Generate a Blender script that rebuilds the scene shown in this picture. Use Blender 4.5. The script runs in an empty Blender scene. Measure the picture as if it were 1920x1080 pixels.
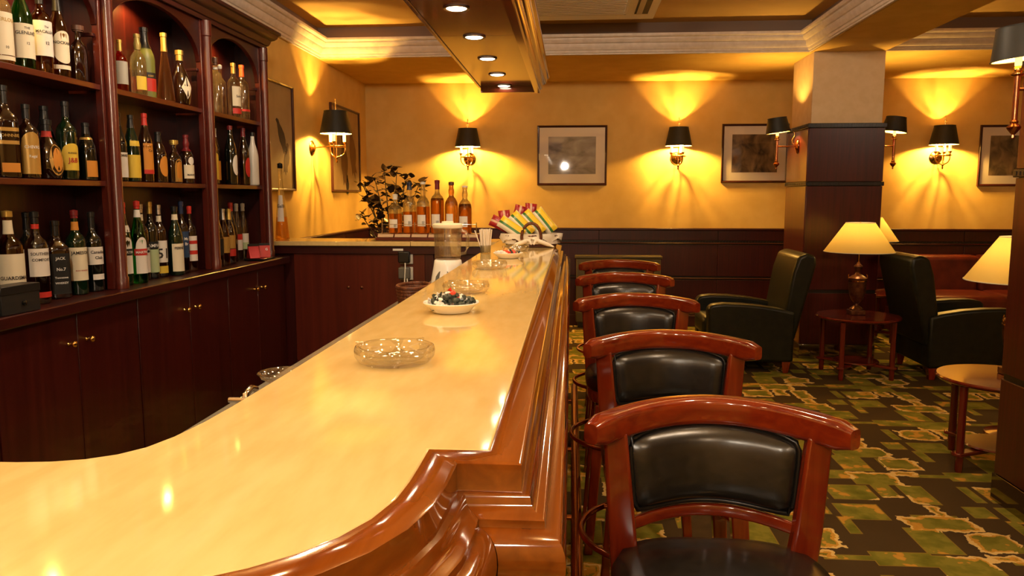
import bpy, bmesh, math, random
from mathutils import Vector, Matrix
random.seed(7)
R = math.radians
S = bpy.context.scene
COL = S.collection

# ------------------------------------------------------------------ camera, world, exposure
cam = bpy.data.cameras.new('camera'); camo = bpy.data.objects.new('camera', cam); COL.objects.link(camo)
cam.sensor_width = 36; cam.lens = 1470 / 1920 * 36; cam.clip_start = .05
camo.location = (0, 0, 1.40); camo.rotation_euler = (R(90 - 6.7505), 0, R(4.2884))
S.camera = camo
w = bpy.data.worlds.new('world'); S.world = w; w.use_nodes = True
w.node_tree.nodes['Background'].inputs[0].default_value = (.03, .025, .02, 1)
w.node_tree.nodes['Background'].inputs[1].default_value = .5
S.view_settings.view_transform = 'Standard'; S.view_settings.look = 'None'
S.view_settings.exposure = 0.05; S.view_settings.gamma = 1.0; S.view_settings.use_curve_mapping = False
try:
    S.cycles.use_denoising = True
    S.cycles.max_bounces = 8; S.cycles.transparent_max_bounces = 24; S.cycles.transmission_bounces = 8; S.cycles.sample_clamp_indirect = 4
    S.cycles.caustics_refractive = False; S.cycles.caustics_reflective = False
except Exception: pass
WARM = (1, .56, .12); SPOTC = (1, .60, .22); NEUT = (1, .80, .58)
E_SCONCE = 34      # watts per candle bulb
E_SWING = 30
E_SPOT = 8
E_TABLE = 13
E_FILL_CEIL = 44
E_FILL_PENDANT = 55
E_PUCK = 24

# ------------------------------------------------------------------ materials
MATS = {}
def mat(name, col, rough=.5, metal=0, spec=.5, trans=0, ior=1.45, coat=0, emit=None, es=0, sheen=0):
    m = bpy.data.materials.new(name); m.use_nodes = True
    b = m.node_tree.nodes['Principled BSDF']; i = b.inputs
    i['Base Color'].default_value = (*col, 1); i['Roughness'].default_value = rough; i['Metallic'].default_value = metal
    i['Specular IOR Level'].default_value = spec; i['Transmission Weight'].default_value = trans; i['IOR'].default_value = ior
    i['Coat Weight'].default_value = coat; i['Coat Roughness'].default_value = .06
    if emit: i['Emission Color'].default_value = (*emit, 1); i['Emission Strength'].default_value = es
    MATS[name] = m; return m
def nodes(m): return m.node_tree.nodes, m.node_tree.links, m.node_tree.nodes['Principled BSDF']
def noisy(m, c1, c2, scale=(8, 8, 8), detail=4, lo=.35, hi=.65, bump=0, dist=0, coord='Object'):
    N, L, b = nodes(m)
    tc = N.new('ShaderNodeTexCoord'); mp = N.new('ShaderNodeMapping'); mp.inputs['Scale'].default_value = scale
    nt = N.new('ShaderNodeTexNoise'); nt.inputs['Scale'].default_value = 1; nt.inputs['Detail'].default_value = detail
    nt.inputs['Distortion'].default_value = dist
    cr = N.new('ShaderNodeValToRGB'); e = cr.color_ramp.elements
    e[0].position = lo; e[0].color = (*c1, 1); e[1].position = hi; e[1].color = (*c2, 1)
    L.new(tc.outputs[coord], mp.inputs[0]); L.new(mp.outputs[0], nt.inputs['Vector']); L.new(nt.outputs['Fac'], cr.inputs[0])
    L.new(cr.outputs[0], b.inputs['Base Color'])
    if bump:
        bp = N.new('ShaderNodeBump'); bp.inputs['Strength'].default_value = bump; bp.inputs['Distance'].default_value = .004
        L.new(nt.outputs['Fac'], bp.inputs['Height']); L.new(bp.outputs[0], b.inputs['Normal'])
    return m
def wood(name, c1, c2, axis='z', rough=.22, coat=.5, fine=60, coarse=2.2):
    s = {'x': (coarse, fine, fine), 'y': (fine, coarse, fine), 'z': (fine, fine, coarse)}[axis]
    return noisy(mat(name, c1, rough, coat=coat), c1, c2, s, 5, .3, .7, dist=.6)
DK1, DK2 = (.020, .0020, .0020), (.044, .0046, .0034)
for ax in 'xyz':
    wood('mahog_' + ax, DK1, DK2, ax, .34, .10)
    wood('cab_' + ax, (.026, .0028, .0022), (.050, .0060, .0038), ax, .3, .25, fine=26, coarse=.7)
    wood('retw_' + ax, (.060, .0070, .0042), (.095, .0130, .0062), ax, .3, .25, fine=30, coarse=1)
    wood('bar_' + ax, (.125, .027, .0026), (.22, .055, .0046), ax, .10, .9, fine=30)
    wood('red_' + ax, (.125, .0105, .003), (.22, .026, .005), ax, .12, .9, fine=40)
    wood('pill_' + ax, (.030, .0024, .0024), (.062, .0055, .0042), ax, .30, .15)
    wood('cornw_' + ax, DK1, DK2, ax, .55, 0)
    wood('canopy_' + ax, (.085, .010, .005), (.13, .02, .007), ax, .16, .5, fine=30)
    wood('table_' + ax, (.080, .0060, .0040), (.13, .0140, .0060), ax, .16, .6, fine=40)
noisy(mat('wallpaint', (.74, .48, .13), .75, spec=.25), (.72, .46, .12), (.78, .52, .15), (6, 6, 6), 3, bump=.05)
noisy(mat('ceilpaint', (.72, .52, .26), .8, spec=.2), (.66, .43, .16), (.72, .49, .20), (3, 3, 3), 3)
mat('riser_shaded', (.22, .15, .11), .7)  # grey-brown riser, darkened to paint in the unlit recess
noisy(mat('cornice', (.70, .60, .50), .6, spec=.3), (.66, .56, .46), (.74, .64, .54), (20, 20, 20), 3)
noisy(mat('pillarpaint', (.70, .52, .30), .75, spec=.25), (.68, .50, .28), (.73, .55, .33), (14, 14, 14), 4, bump=.05)
noisy(mat('stone', (.80, .66, .40), .07, spec=.5, coat=.3), (.63, .455, .175), (.71, .525, .225), (38, 9, 38), 6, .3, .7)
noisy(mat('stone_edge', (.60, .48, .28), .3), (.56, .44, .25), (.64, .52, .31), (30, 30, 30), 5)
mat('black_gloss', (.006, .006, .006), .18)
noisy(mat('leather', (.010, .009, .008), .27, spec=.7), (.008, .007, .006), (.014, .012, .010), (60, 60, 60), 3, bump=.06)
noisy(mat('leather_green', (.010, .014, .007), .38, spec=.35), (.004, .0055, .003), (.009, .011, .005), (18, 18, 18), 4, bump=.08)
noisy(mat('leather_red', (.10, .012, .008), .36, spec=.5), (.08, .009, .006), (.13, .018, .010), (10, 10, 10), 4, bump=.05)
mat('olive', (.085, .062, .016), .5)
mat('piping', (.006, .006, .006), .3)
mat('brass', (.80, .46, .13), .16, metal=1); mat('copper', (.55, .22, .10), .16, metal=1)
mat('chrome', (.75, .70, .62), .12, metal=1); mat('darkband', (.012, .010, .009), .3)
mat('shade_out', (.016, .017, .014), .45, spec=.4); mat('shade_in', (.85, .70, .42), .6)
mat('candle', (.92, .82, .60), .5, emit=(1, .70, .30), es=1.2)
mat('bulb', (1, .9, .7), .4, emit=(1, .72, .32), es=40)
mat('fill_globe_lit', (1, .95, .85), .4, emit=NEUT, es=E_FILL_CEIL / (4 * math.pi * .07 * .07 * math.pi) )
mat('fill_pendant_lit', (1, .95, .85), .4, emit=(1, .86, .66), es=E_FILL_PENDANT / (4 * math.pi * .06 * .06 * math.pi) )
mat('lens', (1, .9, .7), .4, emit=(1, .85, .60), es=26)
mat('steelring', (.30, .22, .14), .3, metal=1)
mat('white', (.80, .76, .68), .35); mat('white_gloss', (.85, .82, .76), .15); mat('grey_plastic', (.10, .095, .085), .35)
mat('ivory', (.78, .70, .55), .5); mat('paper', (.80, .72, .52), .6); mat('paper_white', (.82, .77, .68), .6)
mat('paper_yellow', (.72, .50, .05), .55); mat('paper_orange', (.62, .25, .03), .55); mat('paper_gold', (.55, .33, .08), .35, metal=.4)
mat('paper_red', (.55, .03, .02), .5); mat('paper_black', (.010, .010, .010), .5); mat('paper_green', (.45, .55, .30), .55)
mat('paper_grey', (.40, .38, .32), .6); mat('paper_blue', (.02, .05, .12), .45); mat('paper_violet', (.10, .10, .45), .5)
mat('plate_tan', (.55, .40, .26), .6); mat('ink', (.02, .015, .012), .6); mat('ink_red', (.40, .03, .02), .6); mat('ink_white', (.82, .80, .74), .6); mat('ink_gold', (.45, .28, .06), .5)
mat('cap_black', (.010, .010, .010), .3); mat('cap_gold', (.62, .42, .10), .28, metal=.7); mat('cap_red', (.50, .03, .02), .35)
mat('cap_silver', (.62, .60, .56), .25, metal=.9); mat('cap_white', (.80, .77, .70), .4); mat('cap_brown', (.10, .04, .02), .4)
mat('cap_olive', (.35, .26, .07), .35, metal=.3); mat('cap_orange', (.80, .10, .02), .4); mat('cap_blue', (.01, .02, .06), .35); mat('cap_maroon', (.16, .012, .015), .35)
mat('g_clear', (.96, .97, .94), .02, trans=1); mat('g_amber', (.86, .34, .05), .02, trans=1); mat('g_whisky', (.90, .42, .10), .02, trans=1)
mat('g_red', (.75, .08, .02), .02, trans=1); mat('g_pink', (.95, .55, .26), .02, trans=1); mat('g_green', (.03, .26, .05), .03, trans=.9)
mat('g_dark', (.004, .005, .0035), .04, coat=.9); mat('g_brown', (.014, .0036, .0016), .04, coat=.9); mat('g_dgreen', (.004, .014, .005), .06, coat=.6)
mat('g_frost', (.16, .17, .035), .38); mat('g_ceramic', (.70, .68, .62), .25); mat('g_smoke', (.30, .16, .08), .03, trans=.8)
mat('ash_glass', (.99, .98, .93), .015, trans=1, ior=1.5)
noisy(mat('wicker', (.10, .03, .012), .45), (.06, .016, .008), (.16, .05, .018), (120, 120, 60), 3, bump=.6)
noisy(mat('cloth', (.78, .70, .56), .85), (.74, .66, .52), (.82, .75, .62), (30, 30, 30), 3, bump=.3)
noisy(mat('leaf', (.035, .032, .012), .35), (.020, .012, .006), (.055, .028, .012), (14, 14, 14), 2)
mat('stem', (.05, .03, .012), .7); mat('soil', (.02, .012, .008), .95); mat('pot', (.05, .03, .02), .4)
mat('straw', (.86, .78, .66), .4); mat('socket', (.55, .50, .42), .4)
mat('candy_white', (.75, .72, .66), .3); mat('candy_dark', (.035, .045, .035), .28); mat('candy_red', (.70, .05, .02), .3); mat('candy_gold', (.60, .32, .08), .3)
mat('glass_pane', (1, 1, 1), .015, trans=1, ior=1.45); mat('frame_wood', (.045, .010, .006), .3, coat=.3); mat('frame_gold', (.35, .16, .04), .3, metal=.6)
mat('matboard', (.88, .76, .58), .8)
noisy(mat('print_land', (.1, .07, .03), .8), (.04, .026, .014), (.30, .19, .08), (9, 9, 7), 5, .35, .68, dist=.8)
noisy(mat('print_grey', (.1, .1, .1), .8), (.16, .15, .15), (.50, .46, .42), (5, 5, 9), 5, .35, .7, dist=.5)
noisy(mat('print_ochre', (.3, .22, .10), .8), (.30, .20, .085), (.38, .265, .12), (4, 4, 4), 3)
mat('print_bird', (.11, .055, .02), .8); mat('print_bird_dark', (.02, .011, .006), .8)
mat('flap', (.6, .56, .50), .5); mat('slot', (.02, .016, .012), .6); mat('ac_white', (.88, .86, .84), .4)
mat('foil_red', (.42, .02, .02), .25, metal=.3); mat('foil_dark', (.05, .015, .015), .25, metal=.3)
noisy(mat('lamp_metal', (.10, .035, .018), .3, metal=.6), (.07, .022, .012), (.16, .06, .025), (30, 30, 30), 3)
def clearglass(name, tint, refr=.35, ior=1.5, milk=0, f0=.045):
    m = bpy.data.materials.new(name); m.use_nodes = True; N = m.node_tree.nodes; L = m.node_tree.links; N.remove(N['Principled BSDF']); MATS[name] = m
    tr = N.new('ShaderNodeBsdfTransparent'); tr.inputs[0].default_value = (*tint, 1)
    rf = N.new('ShaderNodeBsdfGlass'); rf.inputs['Color'].default_value = (*tint, 1); rf.inputs['Roughness'].default_value = .02; rf.inputs['IOR'].default_value = ior
    gl = N.new('ShaderNodeBsdfGlossy'); gl.inputs['Roughness'].default_value = .03
    lw = N.new('ShaderNodeLayerWeight'); lw.inputs[0].default_value = .5
    pw = N.new('ShaderNodeMath'); pw.operation = 'POWER'; pw.inputs[1].default_value = 5; L.new(lw.outputs['Facing'], pw.inputs[0])
    fz = N.new('ShaderNodeMath'); fz.operation = 'MULTIPLY_ADD'; fz.inputs[1].default_value = .95; fz.inputs[2].default_value = f0; L.new(pw.outputs[0], fz.inputs[0])
    m1 = N.new('ShaderNodeMixShader'); m1.inputs[0].default_value = refr; m2 = N.new('ShaderNodeMixShader')
    L.new(tr.outputs[0], m1.inputs[1]); L.new(rf.outputs[0], m1.inputs[2]); L.new(fz.outputs[0], m2.inputs[0])
    df = N.new('ShaderNodeBsdfTranslucent'); df.inputs[0].default_value = (min(1, tint[0] ** 2 * 1.05), tint[1] ** 2, tint[2] ** 2, 1)
    m3 = N.new('ShaderNodeMixShader'); m3.inputs[0].default_value = milk; L.new(m1.outputs[0], m3.inputs[1]); L.new(df.outputs[0], m3.inputs[2])
    L.new(m3.outputs[0], m2.inputs[1]); L.new(gl.outputs[0], m2.inputs[2]); L.new(m2.outputs[0], N['Material Output'].inputs[0])
clearglass('glass_pane', (1, 1, 1), 0, 1.5); clearglass('ash_glass', (.995, .99, .975), .12, 1.5, f0=.18); clearglass('g_clear', (.97, .94, .84), .45, milk=.05, f0=.10)
clearglass('g_amber', (.74, .45, .16), .75, milk=.03); clearglass('g_whisky', (.94, .66, .28), .6, milk=.03, f0=.08); clearglass('g_pink', (.98, .78, .56), .5, milk=.14); clearglass('g_red', (.85, .20, .08), .7, milk=.04); clearglass('g_smoke', (.62, .44, .30), .5, milk=0, f0=.09); clearglass('g_green', (.15, .62, .18), .7, milk=.06)
# lamp shade: thin fabric letting light through
m = mat('lampshade', (.84, .66, .26), .8); N, L, b = nodes(m)
tr = N.new('ShaderNodeBsdfTranslucent'); tr.inputs[0].default_value = (.92, .62, .14, 1)
mx = N.new('ShaderNodeMixShader'); mx.inputs[0].default_value = .62
L.new(b.outputs[0], mx.inputs[1]); L.new(tr.outputs[0], mx.inputs[2]); L.new(mx.outputs[0], N['Material Output'].inputs[0])
# snack bag stripes (printed film, object space)
def stripes(name, cols):
    m = mat(name, (.8, .8, .7), .28); N, L, b = nodes(m)
    tc = N.new('ShaderNodeTexCoord'); sx = N.new('ShaderNodeSeparateXYZ'); cr = N.new('ShaderNodeValToRGB'); cr.color_ramp.interpolation = 'CONSTANT'
    mr = N.new('ShaderNodeMapRange'); mr.inputs[1].default_value = -.06; mr.inputs[2].default_value = .06
    L.new(tc.outputs['Object'], sx.inputs[0]); L.new(sx.outputs[0], mr.inputs[0]); L.new(mr.outputs[0], cr.inputs[0]); L.new(cr.outputs[0], b.inputs['Base Color'])
    el = cr.color_ramp.elements
    while len(el) < len(cols): el.new(.5)
    for e, (p, c) in zip(el, cols): e.position = p; e.color = (*c, 1)
stripes('bag_yellow', [(0, (.72, .66, .50)), (.36, (.04, .16, .03)), (.52, (.80, .55, .03)), (.86, (.70, .60, .35))])
stripes('bag_red', [(0, (.35, .02, .02)), (.40, (.60, .40, .25)), (.55, (.30, .015, .02)), (.85, (.55, .10, .06))])

# carpet: repeating tile of blocks and bars on dark brown
m = mat('carpet', (.03, .02, .01), .95, spec=.1); N, L, b = nodes(m)
def nd(t, **k):
    n = N.new(t)
    for a, v in k.items(): setattr(n, a, v)
    return n
def vmath(op, a, bb=None, c=None):
    n = nd('ShaderNodeVectorMath', operation=op)
    for i, v in enumerate((a, bb, c)):
        if v is None: continue
        if isinstance(v, tuple): n.inputs[i].default_value = v
        else: L.new(v, n.inputs[i])
    return n.outputs[0]
def fmath(op, a, bb=None):
    n = nd('ShaderNodeMath', operation=op)
    for i, v in enumerate((a, bb)):
        if v is None: continue
        if isinstance(v, (int, float)): n.inputs[i].default_value = v
        else: L.new(v, n.inputs[i])
    return n.outputs[0]
tc = nd('ShaderNodeTexCoord')
n1 = nd('ShaderNodeTexNoise'); n1.inputs['Scale'].default_value = 17; n1.inputs['Detail'].default_value = 4; L.new(tc.outputs['Object'], n1.inputs['Vector'])
n2 = nd('ShaderNodeTexNoise'); n2.inputs['Scale'].default_value = 2.3; n2.inputs['Detail'].default_value = 1; L.new(tc.outputs['Object'], n2.inputs['Vector'])
wig = vmath('SUBTRACT', n1.outputs['Color'], (.5, .5, .5))
amt = fmath('MULTIPLY', fmath('GREATER_THAN', n2.outputs['Fac'], .47), .085)
sc_ = nd('ShaderNodeVectorMath', operation='SCALE'); L.new(wig, sc_.inputs[0]); L.new(amt, sc_.inputs['Scale'])
pos_w = vmath('ADD', tc.outputs['Object'], sc_.outputs[0]); pos_s = tc.outputs['Object']
PX, PY = .709, .94
def rect(x0, x1, y0, y1, wavy=True):
    cx, cy, hx, hy = (x0 + x1) / 2, (y0 + y1) / 2, (x1 - x0) / 2, (y1 - y0) / 2
    v = vmath('SUBTRACT', pos_w if wavy else pos_s, (cx, cy, 0))
    v = vmath('WRAP', v, (PX / 2, PY / 2, 10), (-PX / 2, -PY / 2, -10))
    v = vmath('SUBTRACT', vmath('ABSOLUTE', v), (hx, hy, 100))
    s = nd('ShaderNodeSeparateXYZ'); L.new(v, s.inputs[0])
    return fmath('MAXIMUM', s.outputs[0], s.outputs[1])
soft = [(1.44, 1.74, 4.21, 4.37), (1.63, 1.82, 4.02, 4.20), (1.40, 1.63, 3.80, 3.98), (1.23, 1.44, 3.60, 3.79), (1.46, 1.55, 3.64, 3.82), (1.58, 1.70, 3.56, 3.80), (1.60, 1.67, 3.42, 3.55), (1.63, 1.75, 3.93, 4.0)]
hard = [(1.41, 1.56, 3.99, 4.24), (1.18, 1.42, 3.875, 4.0), (1.20, 1.40, 3.37, 3.55), (1.172, 1.225, 3.22, 3.40), (1.06, 1.165, 3.42, 3.55), (1.865, 1.915, 3.60, 3.80), (1.50, 1.70, 3.385, 3.44), (1.70, 1.90, 3.915, 3.96)]
def union(rs):
    o = rs[0]
    for r_ in rs[1:]: o = fmath('MINIMUM', o, r_)
    return o
ds = union([rect(*r_) for r_ in soft]); dh = union([rect(*r_, wavy=False) for r_ in hard])
dall = fmath('MINIMUM', ds, dh)
n3 = nd('ShaderNodeTexNoise'); n3.inputs['Scale'].default_value = 9; n3.inputs['Detail'].default_value = 3; L.new(tc.outputs['Object'], n3.inputs['Vector'])
cr = nd('ShaderNodeValToRGB'); cr.color_ramp.interpolation = 'LINEAR'; el = cr.color_ramp.elements
el[0].position = .30; el[0].color = (.095, .105, .010, 1); el[1].position = .48; el[1].color = (.165, .155, .020, 1)
for p_, c_ in ((.52, (.20, .18, .025, 1)), (.595, (.20, .18, .025, 1)), (.615, (.46, .235, .030, 1)), (.72, (.52, .30, .05, 1))): e_ = el.new(p_); e_.color = c_
L.new(n3.outputs['Fac'], cr.inputs[0])
# pale edge along wavy sides, dull gold edge along straight ones
def mix(fac, a, bb):
    n = nd('ShaderNodeMix', data_type='RGBA'); L.new(fac, n.inputs[0])
    for s_, v in ((n.inputs[6], a), (n.inputs[7], bb)):
        if isinstance(v, tuple): s_.default_value = v
        else: L.new(v, s_)
    return n.outputs[2]
insoft = fmath('LESS_THAN', ds, 0)
edge_w = fmath('MULTIPLY', fmath('MULTIPLY', insoft, fmath('GREATER_THAN', dall, -.016)), fmath('GREATER_THAN', n2.outputs['Fac'], .46))
edge_o = fmath('MULTIPLY', fmath('MULTIPLY', insoft, fmath('GREATER_THAN', dall, -.028)), fmath('GREATER_THAN', n2.outputs['Fac'], .48))
edge_g = fmath('GREATER_THAN', dall, -.005)
c0 = mix(edge_o, cr.outputs[0], (.50, .26, .035, 1))
c0 = mix(edge_g, c0, (.22, .15, .022, 1)); c0 = mix(edge_w, c0, (.66, .47, .17, 1))
n4 = nd('ShaderNodeTexNoise'); n4.inputs['Scale'].default_value = 500; L.new(tc.outputs['Object'], n4.inputs['Vector'])
cg = mix(n4.outputs['Fac'], (.040, .025, .010, 1), (.066, .042, .018, 1))
fin = mix(fmath('LESS_THAN', dall, 0), cg, c0); L.new(fin, b.inputs['Base Color'])
bp = nd('ShaderNodeBump'); bp.inputs['Strength'].default_value = .35; bp.inputs['Distance'].default_value = .004
L.new(n4.outputs['Fac'], bp.inputs['Height']); L.new(bp.outputs[0], b.inputs['Normal'])

# ------------------------------------------------------------------ mesh helpers
class MB:
    def __init__(s): s.v = []; s.f = []
    def add(s, v, f, M=None):
        o = len(s.v)
        s.v += [tuple(M @ Vector(p)) if M is not None else tuple(p) for p in v]
        s.f += [tuple(i + o for i in q) for q in f]; return s
    def box(s, x0, x1, y0, y1, z0, z1, M=None):
        v = [(x, y, z) for z in (z0, z1) for y in (y0, y1) for x in (x0, x1)]
        return s.add(v, [(0, 2, 3, 1), (4, 5, 7, 6), (0, 1, 5, 4), (2, 6, 7, 3), (0, 4, 6, 2), (1, 3, 7, 5)], M)
    def lathe(s, prof, n=20, M=None, sec=None, caps=True):
        v = []; f = []; k = len(prof)
        for i in range(n):
            a = 2 * math.pi * i / n; cx, cy = sec(a) if sec else (math.cos(a), math.sin(a))
            for r_, z in prof: v.append((r_ * cx, r_ * cy, z))
        for i in range(n):
            j = (i + 1) % n
            for q in range(k - 1): f.append((i * k + q, j * k + q, j * k + q + 1, i * k + q + 1))
        if caps and prof[0][0] > 1e-5: f.append(tuple(i * k for i in range(n))[::-1])
        if caps and prof[-1][0] > 1e-5: f.append(tuple(i * k + k - 1 for i in range(n)))
        return s.add(v, f, M)
    def tube(s, pts, r, n=8, closed=False, M=None):
        pts = [Vector(p) for p in pts]; k = len(pts); v = []; f = []
        rr = r if isinstance(r, (list, tuple)) else [r] * k
        up0 = Vector((0, 0, 1))
        for i, p in enumerate(pts):
            a = pts[(i - 1) % k] if (closed or i > 0) else p; c = pts[(i + 1) % k] if (closed or i < k - 1) else p
            t = (c - a).normalized(); u = up0 if abs(t.z) < .9 else Vector((1, 0, 0))
            x = t.cross(u).normalized(); y = x.cross(t)
            for j in range(n):
                an = 2 * math.pi * j / n; v.append(p + (x * math.cos(an) + y * math.sin(an)) * rr[i])
        for i in range(k if closed else k - 1):
            i2 = (i + 1) % k
            for j in range(n): j2 = (j + 1) % n; f.append((i * n + j, i * n + j2, i2 * n + j2, i2 * n + j))
        if not closed: f.append(tuple(range(n))[::-1]); f.append(tuple((k - 1) * n + j for j in range(n)))
        return s.add(v, f, M)
    def sweep(s, path, prof, side=1, closed_prof=True, z0=0):
        """profile (out, z) along a flat path, mitred"""
        P = [Vector(p) for p in path]; k = len(P); q = len(prof); v = []; f = []
        for i, p in enumerate(P):
            ns = []
            if i > 0: t = (P[i] - P[i - 1]).normalized(); ns.append(Vector((-t.y, t.x)) * side)
            if i < k - 1: t = (P[i + 1] - P[i]).normalized(); ns.append(Vector((-t.y, t.x)) * side)
            nn = ns[0] if len(ns) == 1 else (ns[0] + ns[1]) / (1 + ns[0].dot(ns[1]))
            for o, z in prof: v.append((p.x + nn.x * o, p.y + nn.y * o, z + z0))
        for i in range(k - 1):
            for j in range(q if closed_prof else q - 1):
                j2 = (j + 1) % q; f.append((i * q + j, (i + 1) * q + j, (i + 1) * q + j2, i * q + j2))
        if closed_prof: f.append(tuple(range(q))); f.append(tuple((k - 1) * q + j for j in range(q))[::-1])
        return s.add(v, f)
    def prism(s, poly, a0, a1, axis='z', M=None):
        k = len(poly)
        def P(u, w_, a): return {'z': (u, w_, a), 'y': (u, a, w_), 'x': (a, u, w_)}[axis]
        v = [P(u, w_, a0) for u, w_ in poly] + [P(u, w_, a1) for u, w_ in poly]
        f = [tuple(range(k))[::-1], tuple(range(k, 2 * k))] + [(i, (i + 1) % k, k + (i + 1) % k, k + i) for i in range(k)]
        return s.add(v, f, M)
    def mesh(s, name, material, smooth=None, fix=True):
        me = bpy.data.meshes.new(name); me.from_pydata([tuple(p) for p in s.v], [], s.f)
        if fix:
            bm = bmesh.new(); bm.from_mesh(me); bmesh.ops.recalc_face_normals(bm, faces=bm.faces[:]); bm.to_mesh(me); bm.free()
        if isinstance(material, str): material = MATS[material]
        me.materials.append(material)
        if smooth is not None: me.shade_smooth(); me.set_sharp_from_angle(angle=R(smooth))
        return me
    def build(s, name, material, parent=None, loc=(0, 0, 0), rot=(0, 0, 0), bevel=0, seg=2, smooth=None, fix=True, sub=0):
        o = bpy.data.objects.new(name, s.mesh(name, material, smooth if smooth is not None else (40 if bevel else None), fix)); COL.objects.link(o)
        o.location = loc; o.rotation_euler = rot
        if parent is not None: o.parent = parent
        if bevel:
            m_ = o.modifiers.new('bevel', 'BEVEL'); m_.width = bevel; m_.segments = seg; m_.limit_method = 'ANGLE'; m_.angle_limit = R(35)
        if sub:
            m_ = o.modifiers.new('sub', 'SUBSURF'); m_.levels = sub; m_.render_levels = sub
        return o
def box(name, b6, material, parent=None, bevel=0, **k): return MB().box(*b6).build(name, material, parent, bevel=bevel, **k)
def tag(o, label, cat, group=None):
    o['label'] = label; o['category'] = cat
    if group: o['group'] = group
    return o
def struct(o): o['kind'] = 'structure'; return o
def empty(name, loc=(0, 0, 0), rz=0):
    o = bpy.data.objects.new(name, None); o.empty_display_size = .05; COL.objects.link(o); o.location = loc; o.rotation_euler = (0, 0, rz); return o
def thing(name, label, cat, loc=(0, 0, 0), rz=0, group=None): return tag(empty(name, loc, rz), label, cat, group)
def copy_tree(o, parent=None):
    c = o.copy(); COL.objects.link(c); c.parent = parent
    for ch in list(o.children): copy_tree(ch, c)
    return c
def inst(name, me, parent=None, loc=(0, 0, 0), rot=(0, 0, 0), scale=(1, 1, 1)):
    o = bpy.data.objects.new(name, me); COL.objects.link(o); o.location = loc; o.rotation_euler = rot; o.scale = scale
    if parent is not None: o.parent = parent
    return o
def light(kind, parent, loc, energy, color, radius=.02, spot=None, blend=.5, name='lamp_light', rot=(0, 0, 0)):
    d = bpy.data.lights.new(name, kind); d.energy = energy; d.color = color; d.shadow_soft_size = radius
    if spot: d.spot_size = R(spot); d.spot_blend = blend
    o = bpy.data.objects.new(name, d); COL.objects.link(o); o.location = loc; o.rotation_euler = rot
    if parent is not None: o.parent = parent
    return o
_tx = {}
def text_geo(t):
    if t in _tx: return _tx[t]
    cu = bpy.data.curves.new('t', 'FONT'); cu.body = t; cu.resolution_u = 2; cu.offset = .018; cu.align_x = 'CENTER'
    o = bpy.data.objects.new('t', cu); COL.objects.link(o); dg = bpy.context.evaluated_depsgraph_get()
    me = bpy.data.meshes.new_from_object(o.evaluated_get(dg))
    g = ([tuple(v.co[:2]) for v in me.vertices], [tuple(p.vertices) for p in me.polygons])
    bpy.data.objects.remove(o); bpy.data.curves.remove(cu); bpy.data.meshes.remove(me); _tx[t] = g; return g

# ------------------------------------------------------------------ the room shell
XL, XR, YB, YF = -2.21, 6.0, 8.44, -3.0
ZS, ZC, YS = 2.58, 2.84, 6.87
BX0, BX1 = 1.98, 2.57
struct(box('floor', (XL - .1, XR, YF, YB, -.05, 0), 'carpet'))
wb = struct(box('wall_back', (XL - .1, XR + .1, YB, YB + .1, 0, 2.9), 'wallpaint'))
wl = struct(box('wall_left', (XL - .1, XL, YF, YB, 0, 2.9), 'wallpaint'))
struct(box('wall_right', (XR, XR + .1, YF, YB, 0, 2.9), 'wallpaint'))
struct(box('wall_front', (XL - .1, XR + .1, YF - .1, YF, 0, 2.9), 'wallpaint'))
ceil = struct(box('ceiling', (XL - .1, XR + .1, YF - .1, YB + .1, ZC, ZC + .06), 'ceilpaint'))
box('soffit', (XL, XR, YS, YB, ZS, ZC), 'wallpaint', ceil)
box('beam', (BX0, BX1, YF, YS, ZS, ZC), 'wallpaint', ceil)
for nm, b6 in (('riser', (XL + .002, BX0, YS - .006, YS - .001, 2.70, ZC)), ('riser', (XL + .001, XL + .007, YF, YS, 2.70, ZC)),
               ('riser', (BX0 - .007, BX0 - .001, YF, YS, 2.70, ZC)), ('riser', (BX1, XR, YS - .006, YS - .001, 2.70, ZC))):
    box(nm, b6, 'riser_shaded', ceil)
# perimeter frame of the raised panel: a flat dropped border in the ceiling
CP = [(0, 0), (.018, 0), (.018, .012), (.026, .015), (.030, .024), (.030, .032), (.040, .036), (.052, .052), (.060, .074), (.060, .084), (.072, .087), (.086, .099), (.094, .114), (.094, .124), (.112, .127), (.120, .136), (.120, .152), (0, .152)]
struct(MB().sweep([(XL + .008, YF), (XL + .008, YS - .007), (BX0 - .008, YS - .007), (BX0 - .008, YF)], CP, side=-1, z0=ZS).build('trim_1', 'cornice', smooth=25))
struct(MB().sweep([(BX1 + .9, YS - .007), (XR, YS - .007)], CP, side=-1, z0=ZS).build('trim_2', 'cornice', smooth=25))
struct(MB().sweep([(BX1 + .001, YS - .007), (BX1 + .9, YS - .007)], CP, side=-1, z0=ZS).build('trim_3', 'cornice', smooth=25))
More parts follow.
